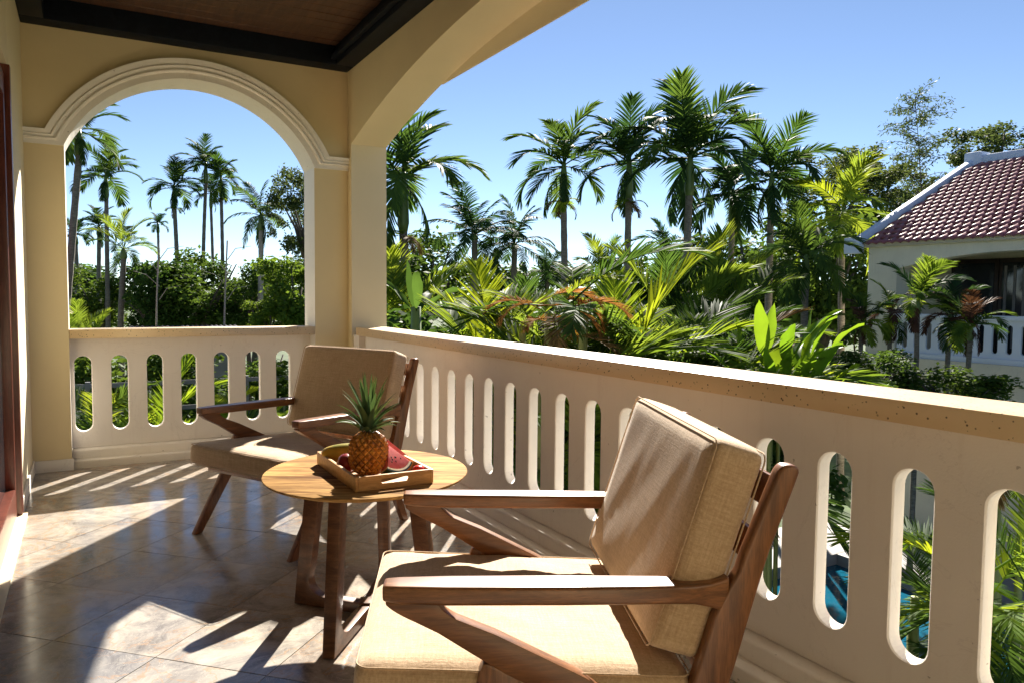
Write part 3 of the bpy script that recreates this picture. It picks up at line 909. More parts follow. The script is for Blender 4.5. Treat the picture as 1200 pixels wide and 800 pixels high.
def palm(label, crown, base_xy, L, kind='betel', nf=11, mat='palm_leaf', seed=1, r=.075, shaft=.9, dead=3, mats=None, low=4, name='palm_tree', bark='bark', group=None, fruit_tuft=False, emin=0, dead_mat='palm_leaf_dark'):
    rg = random.Random(seed); crown = Vector(crown); base = Vector((base_xy[0], base_xy[1], GZ))
    t = thing(name, label, 'palm tree', base, 0, group)
    h = crown.z-GZ-shaft; lean = (crown.x-base.x, crown.y-base.y)
    b, top = trunk_mb(h, r*1.15, r*.85, lean, int(h/.22), seed=seed); b.build('trunk', bark, t, smooth='auto')
    if shaft > .05:
        MB().tube([top+Vector((0, 0, -.02)), top+Vector((0, 0, shaft*.15)), top+Vector((0, 0, shaft*.6)), top+Vector((0, 0, shaft*1.05))], [r*.9, r*1.25, r*1.05, r*.55], 9).build('crownshaft', 'crownshaft_green', t, smooth=True)
    ct = top+Vector((0, 0, shaft))
    for i in range(nf):
        f = i/max(1, nf-1); ei = emin+int(round((low-emin)*f**.9)); az = i*2.39996+seed+rg.uniform(-.3, .3)
        mt_ = mats[rg.randrange(len(mats))] if mats else mat
        if nf > 12 and rg.random() < .08: continue
        me = frond_mesh(kind, min(5, ei), rg.randrange(3), mt_)
        s = L*rg.uniform(.85, 1.12)
        link('frond', me, t, ct+Vector((0, 0, -.10*f*shaft)), (rg.uniform(-.25, .25), rg.uniform(-.22, .22), az), (s, s*rg.uniform(.85, 1.1), s))
    for i in range(dead):
        az = i*2.2+seed*1.7; s = L*rg.uniform(.6, .9)
        link('hanging_frond', frond_mesh('hang', 5, rg.randrange(3), dead_mat), t, ct+Vector((0, 0, -.15*shaft)), (0, R(rg.uniform(15, 40)), az), (s, s, s))
    if fruit_tuft:
        for i in range(7):
            az = i*.9+seed; s = L*rg.uniform(.28, .4)
            link('flower_spray', frond_mesh('betel', 3+i % 2, i % 3, 'brown_leaf' if i % 2 else 'lime_leaf'), t, ct+Vector((0, 0, -shaft-.12)), (0, R(rg.uniform(-15, 25)), az), (s, s, s))
    return t


def P_(u, v, d): return at(u, v, d)


def tall(label, u, v, d, bu, L, **k):
    c = P_(u, v, d); q = P_(bu, 420, d); k['nf'] = k.get('nf', 11)+4; k['low'] = 5 if k.get('seed', 1) % 2 else 4
    return palm(label, c, (q.x, q.y), L*k.pop('fac', 1.12), **k)


# tall betel palms on the right, nearest row
G1 = 'tall betel palms behind the long balustrade'
tall('tall palm partly hidden behind the corner pillar', 473, 205, 15, 474, 1.42, seed=2, r=.095, shaft=1.1, mat='palm_leaf', nf=11, dead=2, low=4, group=G1, fruit_tuft=True)
tall('slender tall palm standing alone in open sky, left of the crowded palms', 661, 192, 18, 664, 1.32, seed=5, r=.085, shaft=.8, nf=12, dead=2, low=4, group=G1, fruit_tuft=True)
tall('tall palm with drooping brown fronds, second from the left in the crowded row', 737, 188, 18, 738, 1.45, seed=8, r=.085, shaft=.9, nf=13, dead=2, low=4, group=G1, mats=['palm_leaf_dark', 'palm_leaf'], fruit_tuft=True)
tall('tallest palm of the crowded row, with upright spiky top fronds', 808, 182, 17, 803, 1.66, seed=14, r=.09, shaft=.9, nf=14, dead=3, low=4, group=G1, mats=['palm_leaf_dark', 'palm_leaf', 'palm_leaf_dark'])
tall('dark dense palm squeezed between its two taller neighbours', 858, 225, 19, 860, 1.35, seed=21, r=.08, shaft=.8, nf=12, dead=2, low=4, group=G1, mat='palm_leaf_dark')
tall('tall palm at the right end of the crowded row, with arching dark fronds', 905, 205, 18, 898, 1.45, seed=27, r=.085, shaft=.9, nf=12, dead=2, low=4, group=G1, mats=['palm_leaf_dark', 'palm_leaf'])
tall('bright yellow green palm left of the red roof', 988, 245, 17, 990, 1.25, seed=33, r=.075, shaft=.7, nf=13, dead=0, low=5, mats=['lime_leaf', 'areca_leaf'], group=G1)
tall('lower dark green palm in front of the bright yellow green palm', 944, 300, 14, 946, .95, seed=39, r=.07, shaft=.6, nf=12, dead=1, low=5, mats=['palm_leaf', 'palm_leaf_dark'], group=G1)
# coconut palms far behind
G2 = 'far coconut palms'
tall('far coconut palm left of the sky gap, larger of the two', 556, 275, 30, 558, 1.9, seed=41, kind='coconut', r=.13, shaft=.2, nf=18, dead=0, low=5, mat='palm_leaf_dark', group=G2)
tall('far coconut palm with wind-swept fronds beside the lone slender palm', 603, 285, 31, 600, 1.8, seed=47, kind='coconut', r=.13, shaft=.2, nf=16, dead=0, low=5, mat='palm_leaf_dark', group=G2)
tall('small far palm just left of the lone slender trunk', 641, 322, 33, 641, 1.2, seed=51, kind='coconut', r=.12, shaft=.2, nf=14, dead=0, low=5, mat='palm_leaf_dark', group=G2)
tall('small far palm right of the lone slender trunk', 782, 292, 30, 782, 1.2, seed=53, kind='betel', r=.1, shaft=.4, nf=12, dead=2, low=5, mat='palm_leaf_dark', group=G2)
tall('medium yellow green palm below the crowded row, left of centre', 705, 328, 13, 704, .75, seed=55, kind='areca', r=.06, shaft=.4, nf=11, dead=0, low=4, mats=['areca_leaf', 'lime_leaf'], group=G2)
# seen through the arch
G3 = 'slim palms seen through the arch'
tall('large drooping palm cut off by the left side of the arch', 92, 150, 17, 56, 1.35, seed=61, r=.08, shaft=.6, nf=11, dead=2, low=5, group=G3, fac=.84)
tall('slim tall palm nearest the left side of the arch opening', 124, 205, 26, 127, 1.55, seed=64, r=.075, shaft=.8, nf=11, dead=2, low=5, group=G3, fac=.84)
tall('slim palm left of the tight trio in the arch', 204, 218, 30, 209, 1.45, seed=68, r=.085, shaft=.8, nf=12, dead=2, low=5, group=G3, fac=.84, mats=['palm_leaf', 'palm_leaf_dark'], fruit_tuft=True)
tall('highest slim palm in the middle of the arch', 241, 192, 31, 241, 1.40, seed=72, r=.075, shaft=.8, nf=11, dead=1, low=4, group=G3, fac=.84, mats=['palm_leaf', 'palm_leaf_dark'])
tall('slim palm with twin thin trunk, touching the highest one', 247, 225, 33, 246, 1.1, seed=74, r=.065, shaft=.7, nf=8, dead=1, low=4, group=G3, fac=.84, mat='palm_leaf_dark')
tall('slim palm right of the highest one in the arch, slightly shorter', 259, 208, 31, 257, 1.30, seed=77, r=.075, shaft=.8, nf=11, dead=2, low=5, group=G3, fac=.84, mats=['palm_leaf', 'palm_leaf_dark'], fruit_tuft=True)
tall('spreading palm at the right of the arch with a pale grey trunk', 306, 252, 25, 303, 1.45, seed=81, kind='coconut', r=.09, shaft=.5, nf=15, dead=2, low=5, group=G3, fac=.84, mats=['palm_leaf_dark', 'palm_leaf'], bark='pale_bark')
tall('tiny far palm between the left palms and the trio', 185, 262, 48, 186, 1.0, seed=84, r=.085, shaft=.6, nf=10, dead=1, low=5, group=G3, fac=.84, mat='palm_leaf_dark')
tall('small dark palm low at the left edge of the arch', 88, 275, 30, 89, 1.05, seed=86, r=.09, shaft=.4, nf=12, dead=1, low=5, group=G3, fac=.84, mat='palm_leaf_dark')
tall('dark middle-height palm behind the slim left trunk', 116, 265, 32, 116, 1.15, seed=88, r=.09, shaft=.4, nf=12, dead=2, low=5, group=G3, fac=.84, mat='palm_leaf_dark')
tall('broad bushy palm with bright fronds left of the big shrub', 145, 292, 24, 146, 1.45, seed=91, kind='areca', r=.09, shaft=.3, nf=15, dead=0, low=5, group=G3, fac=.84, mats=['palm_leaf', 'areca_leaf'])
for k_, (u_, lab) in enumerate(((182, 'thin bare pale trunk below the tiny far palm'), (262, 'thin pale sapling trunk in front of the big shrub'))):
    c_ = P_(u_, 300, 20); t_ = thing('sapling', lab, 'tree', (c_.x, c_.y, GZ), 0, 'saplings seen through the arch')
    b, top = trunk_mb(c_.z-GZ+.4, .028, .018, (.1, 0), 16, seed=k_+3); b.build('trunk', 'pale_bark', t_, smooth=True)
    for j in range(4):
        a = j*1.9; z_ = top.z-.35*j-.2
        MB().tube([(0.1*z_/top.z, 0, z_-.3), (.3*math.cos(a), .3*math.sin(a), z_), (.7*math.cos(a), .7*math.sin(a), z_+.08)], [.012, .009, .004], 5).build('branch', 'pale_bark', t_)


# garden palms right behind the long balustrade: stems from the garden and hand-placed arching fronds
def clump(label, u, d, zc, fr, L0=1.8, mats=('areca_leaf',), seed=1, nst=5, spread=.25, name='garden_palm', group='garden palms just outside the balustrades'):
    rg = random.Random(seed); c = P_(u, 420, d); t = thing(name, label, 'palm', (c.x, c.y, GZ), 0, group)
    for i in range(nst):
        a = i*2.4+seed; o = Vector((spread*.5*math.cos(a), spread*.5*math.sin(a), 0)); h = zc-GZ-rg.uniform(0, .5)
        MB().tube([o, o*1.5+Vector((0, 0, h*.5)), o*2.2+Vector((0, 0, h))], [.04, .035, .03], 7).build('stem', 'petiole', t, smooth=True)
    for (azr, ei, L, dz, mi) in fr+[(q_[0]+70, q_[1], q_[2]*.9, q_[3]-.15, q_[4]) for q_ in fr[::2]]:
        # azr: 0 = to the right in view, 90 = away, 180 = left, 270 = towards the viewer
        az = -YAW+R(azr); a = rg.uniform(0, 6.28)
        me = frond_mesh('areca', ei, rg.randrange(3), mats[mi % len(mats)])
        s = L0*L
        link('frond', me, t, (spread*math.cos(a)*.6, spread*math.sin(a)*.6, zc-GZ+dz), (rg.uniform(-.18, .18), 0, az), (s, s, s))
    return t


MI = ('areca_leaf', 'lime_leaf', 'palm_leaf', 'dry_leaf', 'brown_leaf')
rgc = random.Random(77)


def auto(n, lo=0, hi=4, ms=(0, 0, 1, 2), l0=.7, l1=1.1, dz=.25):
    return [(i*137.5+rgc.uniform(-20, 20), min(5, lo+int((hi-lo+1)*i/n)), rgc.uniform(l0, l1), -rgc.uniform(0, dz), ms[rgc.randrange(len(ms))]) for i in range(n)]


clump('leafy garden palm nearest the corner pillar, fronds fanning both ways', 555, 7.2, .15, [(180, 2, 1.0, 0, 0), (175, 3, .95, -.2, 1), (100, 0, .85, .1, 1), (20, 1, .95, 0, 0), (0, 2, .9, -.1, 0), (340, 3, .8, -.2, 0), (200, 4, .8, -.2, 1), (230, 2, .8, -.2, 1), (300, 2, .8, -.1, 0)]+auto(8, 1, 5), 1.55, MI, 3)
clump('garden palm with an arching frond sweeping right over the balustrade', 655, 6.3, .0, [(350, 2, 1.15, .1, 0), (10, 2, 1.1, 0, 2), (200, 2, .8, 0, 0), (160, 1, .9, .1, 0), (330, 3, .9, -.1, 0), (215, 4, .8, -.2, 2), (270, 3, .7, -.2, 0), (60, 1, .9, 0, 2)]+auto(7, 1, 5), 1.5, MI, 7)
clump('garden palm with dry orange fronds in the middle of the view', 650, 6.4, 1.06, [(170, 3, .46, -.03, 3), (195, 4, .40, .02, 3), (20, 3, .58, -.05, 3), (350, 4, .55, 0, 3), (335, 4, .5, .05, 3), (5, 3, .5, .04, 3), (330, 2, .55, .0, 0), (90, 2, .8, 0, 2), (260, 4, .6, -.1, 4)]+auto(7, 2, 5, (0, 2, 2)), 1.1, MI, 9)
clump('garden palm with one tall backlit frond standing upright', 742, 7.0, -.05, [(5, 0, 1.15, .1, 1), (345, 1, .95, 0, 1), (170, 0, .95, 0, 2), (190, 1, .9, 0, 0), (320, 2, 1.0, 0, 0), (40, 1, 1.1, 0, 2), (300, 3, .9, -.2, 2), (240, 3, .8, -.2, 0)]+auto(8, 1, 5), 1.5, MI, 13)
clump('dense dark garden palm right of the upright backlit frond', 815, 6.6, -.05, [(0, 1, .85, 0, 0), (20, 2, 1.05, 0, 1), (340, 2, 1.1, 0, 0), (180, 1, 1.0, 0, 2), (200, 3, .9, -.1, 2), (90, 0, .85, 0, 2), (60, 1, .85, 0, 0), (300, 4, .8, -.2, 4), (270, 3, .8, -.3, 2)]+auto(9, 1, 5, (0, 2, 2)), 1.35, MI, 17)
clump('garden palm with a broad feathery frond left of the big-leaved plant', 850, 8.6, .2, [(10, 2, 1.0, .1, 0), (350, 1, .9, .1, 2), (0, 3, .9, 0, 1), (170, 2, .8, 0, 2), (200, 3, .8, -.1, 0), (330, 4, .8, -.1, 4), (260, 3, .7, -.2, 4)]+auto(8, 1, 5, (0, 2, 4)), 1.2, MI, 19)
clump('low garden palm hugging the far end of the long balustrade', 492, 8.0, -.1, auto(14, 1, 5, (0, 1, 2), .7, 1.1), 1.35, MI, 23)
clump('back-row garden palm between the two coconut palms', 610, 11, .25, auto(15, 0, 5, (0, 2, 1), .7, 1.1), 1.6, MI, 29)
clump('back-row garden palm behind the upright backlit frond', 775, 11, .55, auto(16, 0, 5, (0, 2, 2), .7, 1.1), 1.6, MI, 31)
clump('back-row garden palm below the crowded tall palms', 855, 12, .65, auto(16, 0, 5, (2, 2, 0), .7, 1.1), 1.6, MI, 37)
clump('back-row garden palm by the corner pillar', 480, 12, .6, auto(15, 0, 5, (2, 1, 0), .7, 1.1), 1.5, MI, 43)
clump('bushy garden palm in front of the dry orange fronds', 600, 7.0, .05, auto(16, 1, 5, (0, 0, 1, 2), .7, 1.05), 1.35, MI, 83)
clump('bushy garden palm filling the gap right of the dry orange fronds', 705, 7.6, .15, auto(16, 1, 5, (0, 0, 2, 2), .7, 1.05), 1.35, MI, 89)
clump('bushy garden palm between the upright frond and the big-leaved plant', 790, 8.2, .25, auto(16, 1, 5, (0, 2, 2, 1), .7, 1.05), 1.3, MI, 97)
# below the right-hand balustrade, by the pool, seen through its openings
clump('poolside palm seen through the nearest openings of the long balustrade', 1200, 4.9, -.6, auto(16, 1, 5, (0, 2, 1), .8, 1.15, .5), 1.0, MI, 47, name='poolside_palm')
clump('poolside palm with pale fronds showing above the balustrade at the right edge', 1205, 6.6, -.05, auto(10, 2, 5, (2, 0, 4), .6, .9, .3), .9, MI, 53, name='poolside_palm')
clump('low poolside palm seen through the second nearest opening', 1100, 5.6, -1.0, auto(10, 1, 5, (0, 2, 2), .7, 1.1, .3), .75, MI, 59, name='poolside_palm')
# below the end balustrade
clump('palm with a bright green frond behind the third opening of the short balustrade', 168, 7.6, -.55, [(20, 1, 1.0, 0, 1), (40, 0, 1.0, 0, 1), (10, 2, .9, 0, 1)]+auto(8, 2, 5, (0, 1, 2), .6, .9), 1.15, MI, 61)
clump('palm behind the left openings of the short balustrade', 105, 8.4, -.5, auto(13, 1, 5, (2, 0, 2), .6, .95), 1.3, MI, 67)
clump('palm behind the middle openings of the short balustrade', 236, 8.6, -.45, auto(14, 1, 5, (0, 1, 2), .6, .9), 1.2, MI, 71)
clump('palm behind the right openings of the short balustrade', 318, 8.8, -.5, auto(14, 1, 5, (0, 1, 2), .6, .9), 1.2, MI, 73)
clump('palm with lit fronds low beyond the left end of the short balustrade', 97, 12.5, .35, auto(13, 0, 4, (1, 0), .6, .9), 1.0, MI, 79)

# ------------------------------------------------------------------ broad-leaved plants
def banana_leaf(L, W, a0, bend, seed):
    rg = random.Random(seed); b = MB(); n = 12; x = z = 0.0; vv = []; ff = []
    for i in range(n+1):
        f = i/n; a = R(a0-bend*f**1.6)
        wi = W*max(.0, math.sin(math.pi*min(1, max(0, (f-.16)/.84))**.8))**.7 if f > .16 else .012
        wi = max(wi, .008); wv = .02*math.sin(f*17+seed)
        vv += [(x-.02*wi, -wi/2, z+wi*.16+wv), (x, -wi/4, z+wi*.03), (x, 0, z-.006), (x, wi/4, z+wi*.03), (x-.02*wi, wi/2, z+wi*.16-wv)]
        x += math.cos(a)*L/n; z += math.sin(a)*L/n
    for i in range(n):
        for j in range(4):
            o = i*5+j; ff.append((o, o+1, o+6, o+5))
    return b.add(vv, ff)


bl = [banana_leaf(1, .24, a, be, k).mesh('leaf', 'banana_leaf', True) for k, (a, be) in enumerate(((86, 12), (76, 30), (66, 48), (54, 70), (80, 60)))]
cc = P_(920, 440, 6.4)
hp_ = thing('big_leaf_plant', 'bright lime green plant with large paddle-shaped leaves left of the neighbouring house', 'plant', (cc.x, cc.y, GZ))
rg = random.Random(4)
for i in range(14):
    a = i*2.4; o = Vector((.20*math.cos(a)*rg.uniform(.3, 1), .20*math.sin(a)*rg.uniform(.3, 1), 0))
    MB().tube([o, o+Vector((0, 0, 1.8)), o*1.6+Vector((0, 0, 3.6))], [.025, .022, .016], 6).build('stem', 'petiole', hp_, smooth=True)
for i in range(52):
    a = i*2.4+rg.uniform(-.3, .3); f = rg.random(); o = Vector((.42*math.cos(a)*f, .42*math.sin(a)*f, 3.58+rg.uniform(-.30, .30)))
    s = rg.uniform(.38, .66)
    link('leaf', bl[rg.randrange(5)], hp_, o, (rg.uniform(-.5, .5), rg.uniform(-.1, .2), a+rg.uniform(-.5, .5)), (s, s*rg.uniform(.75, 1.1), s))
cc = P_(483, 300, 9.0)
bl2 = [banana_leaf(1, .14, a, be, k).mesh('leaf', 'palm_leaf', True) for k, (a, be) in enumerate(((84, 10), (72, 40), (60, 60), (50, 80)))]
bp = thing('banana_plant', 'banana plant with one upright broad leaf beside the corner pillar', 'plant', (cc.x, cc.y, GZ))
MB().tube([(0, 0, 0), (.05, 0, 2), (.05, 0, cc.z-GZ-.6)], [.12, .1, .06], 9).build('stem', 'crownshaft_green', bp, smooth=True)
for i, (k, a, s) in enumerate(((0, .6, .75), (2, 2.2, .8), (2, 4.2, .9), (3, 1.0, .8), (3, 5.4, .9))):
    link('leaf', bl2[k], bp, (.05, 0, cc.z-GZ-.75), (rg.uniform(-.3, .3), 0, a), (s, s*1.0, s))


# ------------------------------------------------------------------ leafy trees and shrubs
def leaf_cloud(n, blobs, size, mat, seed, name='crown'):
    rg = random.Random(seed); vv = []; ff = []; tot = sum(b_[3]**2 for b_ in blobs)
    for bx, by, bz, br in blobs:
        for _ in range(int(n*br*br/tot)):
            d_ = Vector((rg.gauss(0, 1), rg.gauss(0, 1), rg.gauss(0, 1))).normalized()
            rr_ = br*(rg.random()**.42)*rg.uniform(.8, 1.12); p = Vector((bx, by, bz))+Vector((d_.x*rr_, d_.y*rr_, d_.z*rr_*.85))
            a = Vector((rg.gauss(0, 1), rg.gauss(0, 1), rg.gauss(0, .6)-.3)).normalized(); c_ = a.cross(Vector((rg.gauss(0, 1), rg.gauss(0, 1), rg.gauss(0, 1)))).normalized()
            s = size*rg.uniform(.6, 1.25); o = len(vv)
            vv += [p, p+a*s*.5+c_*s*.28, p+a*s, p+a*s*.5-c_*s*.28]; ff += [(o, o+1, o+2, o+3)]
    me = bpy.data.meshes.new(name); me.from_pydata([tuple(v_) for v_ in vv], [], ff); me.materials.append(MT[mat]); return me


def blobs(rg, n, rx, rz, r0, r1):
    o = []
    for i in range(n):
        a = rg.uniform(0, 6.28); q = rg.random()**.5
        o.append((rx*q*math.cos(a), rx*q*math.sin(a), rg.uniform(-rz, rz), rg.uniform(r0, r1)))
    return o


rg = random.Random(12)
CL = {'round': (leaf_cloud(9000, blobs(rg, 26, .72, .62, .20, .36), .085, 'tree_leaf', 1)),
      'round2': (leaf_cloud(8000, blobs(rg, 22, .75, .58, .20, .34), .095, 'tree_leaf', 2)),
      'light': (leaf_cloud(7000, blobs(rg, 22, .70, .60, .20, .34), .10, 'tree_leaf_light', 3)),
      'airy': (leaf_cloud(9000, blobs(rg, 70, .85, .8, .10, .24), .07, 'bamboo_leaf', 4))}
BR = MB()
for i in range(9):
    a = i*2.4; BR.tube([(0, 0, -.9), (.2*math.cos(a), .2*math.sin(a), -.3), (.55*math.cos(a), .55*math.sin(a), .15+.3*(i % 3-.6))], [.05, .03, .008], 5)
BRM = BR.mesh('limbs', 'dark_bark', True)


def tree(name, label, u, v, d, rx, rz, kind, group=None, cat='tree', seed=1):
    c = P_(u, v, d); t = thing(name, label, cat, (c.x, c.y, GZ), 0, group)
    h = c.z-GZ
    MB().tube([(0, 0, 0), (.1, 0, h*.4), (0, 0, max(.3, h-rz*.4))], [.14*rx/1.6, .10*rx/1.6, .05*rx/1.6], 7).build('trunk', 'dark_bark', t, smooth=True)
    link('limbs', BRM, t, (0, 0, h), (0, 0, seed), (rx, rx, rz))
    link('crown', CL[kind], t, (0, 0, h), (0, 0, seed*1.3), (rx, rx, rz))
    return t


GT = 'leafy shrubs and trees beyond the short balustrade'
tree('shrub', 'big rounded dark green shrub in the centre of the arch', 232, 345, 25, 2.3, 1.75, 'round', GT, 'shrub', 1)
tree('shrub', 'rounded shrub left of the big central one, below the bushy palm', 178, 350, 24, 1.5, 1.6, 'round2', GT, 'shrub', 2)
tree('shrub', 'dark shrub right of the big central one in the arch', 288, 345, 26, 1.5, 1.6, 'round2', GT, 'shrub', 3)
tree('shrub', 'sunlit yellow green shrub at the lower right of the arch', 346, 345, 15, .95, .95, 'light', GT, 'shrub', 4)
tree('shrub', 'low bright shrub under the pale-trunked palm', 318, 372, 15, .65, .5, 'light', GT, 'shrub', 5)
tree('tree', 'open-branched tree behind the right side of the arch', 356, 250, 20, 1.1, 1.3, 'airy', GT, 'tree', 6)
tree('shrub', 'shaded shrub at the lower left of the arch', 118, 352, 27, 1.6, 1.4, 'round', GT, 'shrub', 7)
GF = 'background trees along the horizon'
for i, (u, v, d, rx, rz, k, lab) in enumerate((
        (500, 325, 34, 3.6, 2.6, 'round', 'dark background tree beside the corner pillar'),
        (590, 345, 40, 4.4, 2.2, 'round2', 'dark background tree below the two coconut palms'),
        (700, 350, 42, 4.4, 2.0, 'round', 'low background tree behind the pale sky gap'),
        (790, 340, 38, 4.4, 2.6, 'round2', 'background tree behind the dense crowded palms'),
        (880, 320, 30, 3.6, 2.8, 'round', 'background tree behind the right end of the crowded palms'),
        (965, 330, 26, 2.6, 2.8, 'round2', 'background tree left of the neighbouring house'),
        (430, 340, 36, 3.8, 2.4, 'round', 'background tree mostly hidden by the corner pillar'),
        (60, 345, 40, 4.2, 2.2, 'round2', 'far tree at the left edge of the arch'),
        (300, 345, 42, 4.6, 2.0, 'round', 'far tree behind the right half of the arch'))):
    tree('tree', lab, u, v, d, rx, rz, k, GF, 'tree', i+20)
tree('tree', 'olive feathery tree behind the bright yellow green palm', 985, 222, 32, 2.6, 1.9, 'airy', GF, 'tree', 41)
tree('tree', 'second feathery tree beside the tall bamboo', 1040, 235, 33, 2.4, 1.7, 'airy', GF, 'tree', 42)
tree('bamboo_grove', 'feathery bamboo foliage rising behind the red roof', 1168, 190, 30, 2.3, 1.7, 'airy', GF, 'bamboo', 43)
tree('shrub', 'dense hedge shrub in front of the neighbouring house', 1024, 440, 10.5, .75, .5, 'round2', 'shrubs by the neighbouring house', 'shrub', 44)
tree('shrub', 'dark shrub at the foot of the bright big-leaved plant', 938, 452, 9.5, .9, .55, 'round', 'shrubs by the neighbouring house', 'shrub', 45)
tree('shrub', 'dark low shrub right of the dense hedge shrub', 1120, 462, 10.5, 1.0, .5, 'round', 'shrubs by the neighbouring house', 'shrub', 46)
for i, (u, v, d, r_, lab) in enumerate(((760, 470, 8.0, 1.5, 'dark undergrowth shrub below the upright backlit frond'), (660, 460, 8.6, 1.5, 'dark undergrowth shrub below the dry orange fronds'), (560, 440, 10, 1.7, 'dark undergrowth shrub by the corner pillar'), (865, 480, 9, 1.5, 'dark undergrowth shrub left of the big-leaved plant'), (150, 470, 12, 1.6, 'undergrowth shrub behind the left openings of the short balustrade'), (290, 470, 12, 1.6, 'undergrowth shrub behind the right openings of the short balustrade'))):
    tree('shrub', lab, u, v, d, r_, 1.2, 'round' if i % 2 else 'round2', 'undergrowth outside the balustrades', 'shrub', 60+i)

# tall bamboo culm
c0 = P_(1086, 230, 27); c1 = P_(1072, 110, 27)
bb = thing('bamboo', 'single tall thin bamboo stem with airy leaves standing above the red roof', 'bamboo', (c0.x, c0.y, GZ))
H0 = c0.z-GZ; dx = c1-c0; pts = []
for i in range(15):
    f = i/14; z = (H0+dx.z)*f; k_ = max(0, (z-H0*.6)/(H0*.4+dx.z)); pts.append(Vector((dx.x*k_**1.5, dx.y*k_**1.5, z)))
MB().tube(pts, [.05*(1-.85*i/14) for i in range(15)], 6).build('culm', 'dark_bark', bb, smooth=True)
rg = random.Random(31); tw = MB(); vv = []; ff = []
for i in range(90):
    f = rg.uniform(.56, 1.0); q = pts[min(13, int(f*14))].lerp(pts[min(14, int(f*14)+1)], f*14 % 1); a = rg.uniform(0, 6.28); Lb = rg.uniform(.4, 1.4)*(1.25-.55*abs(f-.85)/.25)
    tip = q+Vector((Lb*math.cos(a), Lb*math.sin(a), rg.uniform(-.1, .5))); tw.tube([q, q.lerp(tip, .5)+Vector((0, 0, .1)), tip], [.014, .009, .004], 3, cap=False)
    for j in range(44):
        p = q.lerp(tip, rg.uniform(.25, 1.05))+Vector((rg.gauss(0, .075), rg.gauss(0, .075), rg.gauss(0, .075)))
        d_ = Vector((rg.gauss(0, 1), rg.gauss(0, 1), rg.gauss(0, .6)-.5)).normalized(); c_ = d_.cross(Vector((rg.gauss(0, 1), rg.gauss(0, 1), rg.gauss(0, 1)))).normalized(); s = rg.uniform(.11, .22); o = len(vv)
        vv += [p, p+d_*s*.5+c_*s*.12, p+d_*s, p+d_*s*.5-c_*s*.12]; ff.append((o, o+1, o+2, o+3))
tw.build('twigs', 'dark_bark', bb)
MB().add(vv, ff).build('foliage', 'bamboo_leaf', bb)

# ------------------------------------------------------------------ neighbouring house
HX, HY0, HY1 = 12.1, -5.0, 4.35
nh = thing('neighbour_house', 'neighbouring villa with glazed dark red tile roof and white slotted balcony at the right', 'house', (HX, 0, GZ))
hz = -GZ


def hb(nm, mt_, x0, x1, y0, y1, z0, z1, bev=0, par=None):
    return MB().box(x0-HX, x1-HX, y0, y1, z0+hz, z1+hz).build(nm, mt_, par or nh, bevel=bev)


hb('lower_wall', 'house_wall', HX, HX+7, HY0, HY1, GZ, -.32)
hb('balcony_slab', 'house_wall', HX-.06, HX+7, HY0, HY1+.05, -.318, .02)
hb('pillar', 'house_wall', HX, HX+.4, HY1-.62, HY1, .021, 2.16)
hb('side_wall', 'house_wall', HX+.401, HX+7, HY1-.25, HY1, .021, 2.16)
# header with a flat segmental arch
b = MB(); ys2 = [HY1-.62-(HY1-.62-(-.6))*k/20 for k in range(21)]
for a, c in zip(ys2[:-1], ys2[1:]):
    za = 1.72+.26*(1-((a-1.57)/2.17)**2); zb = 1.72+.26*(1-((c-1.57)/2.17)**2)
    for x in (0, .3): b.add([(x, a, za+hz), (x, c, zb+hz), (x, c, 2.16+hz), (x, a, 2.16+hz)], [(0, 1, 2, 3)])
    b.add([(0, a, za+hz), (0, c, zb+hz), (.3, c, zb+hz), (.3, a, za+hz)], [(0, 1, 2, 3)])
b.build('arch_header', 'house_wall', nh, smooth='auto')
hb('pillar', 'house_wall', HX, HX+.4, -1.2, -.6, .021, 2.16)
hb('side_wall', 'house_wall', HX, HX+.4, HY0, -1.2, .021, 2.16)
hb('eave_band', 'house_wall', HX-.10, HX+7, HY0, HY1+.06, 2.161, 2.26)
hb('rear_wall', 'house_wall', HX+1.9, HX+2.1, HY0, HY1-.25, .021, 2.16)
# balcony door: dark frame, panes, curtains
for k in range(4):
    ya = 3.75-k*.95
    dw = hb('balcony_door', 'window_frame_dark', HX+1.84, HX+1.899, ya-.93, ya, .03, 1.95)
    MB().box(HX+1.815-HX, 1.839, ya-.86, ya-.07, .12+hz, 1.86+hz).build('pane', 'dark_glass', dw)
    for j in range(9):
        hb('curtain', 'curtain', HX+1.805, HX+1.814, ya-.84+j*.085, ya-.84+j*.085+.05, .2, 1.8, par=nh) if k == 1 and j % 2 == 0 else None
# its balustrade
cs2 = [.16+.24*i for i in range(17)]
pn = slot_panel(4.2, .12, .78, .20, .70, cs2, .052, .06).build('balustrade_panel', 'house_white', nh)
for vtx in pn.data.vertices:
    x, y, z = vtx.co; vtx.co = (y+.05, HY1-.64-x, z+hz)
hb('balustrade_cap', 'house_white', HX-.02, HX+.2, -.6, HY1-.63, .781, .86, .01)
hb('balustrade_base', 'house_white', HX-.01, HX+.18, -.6, HY1-.63, .021, .119, .01)
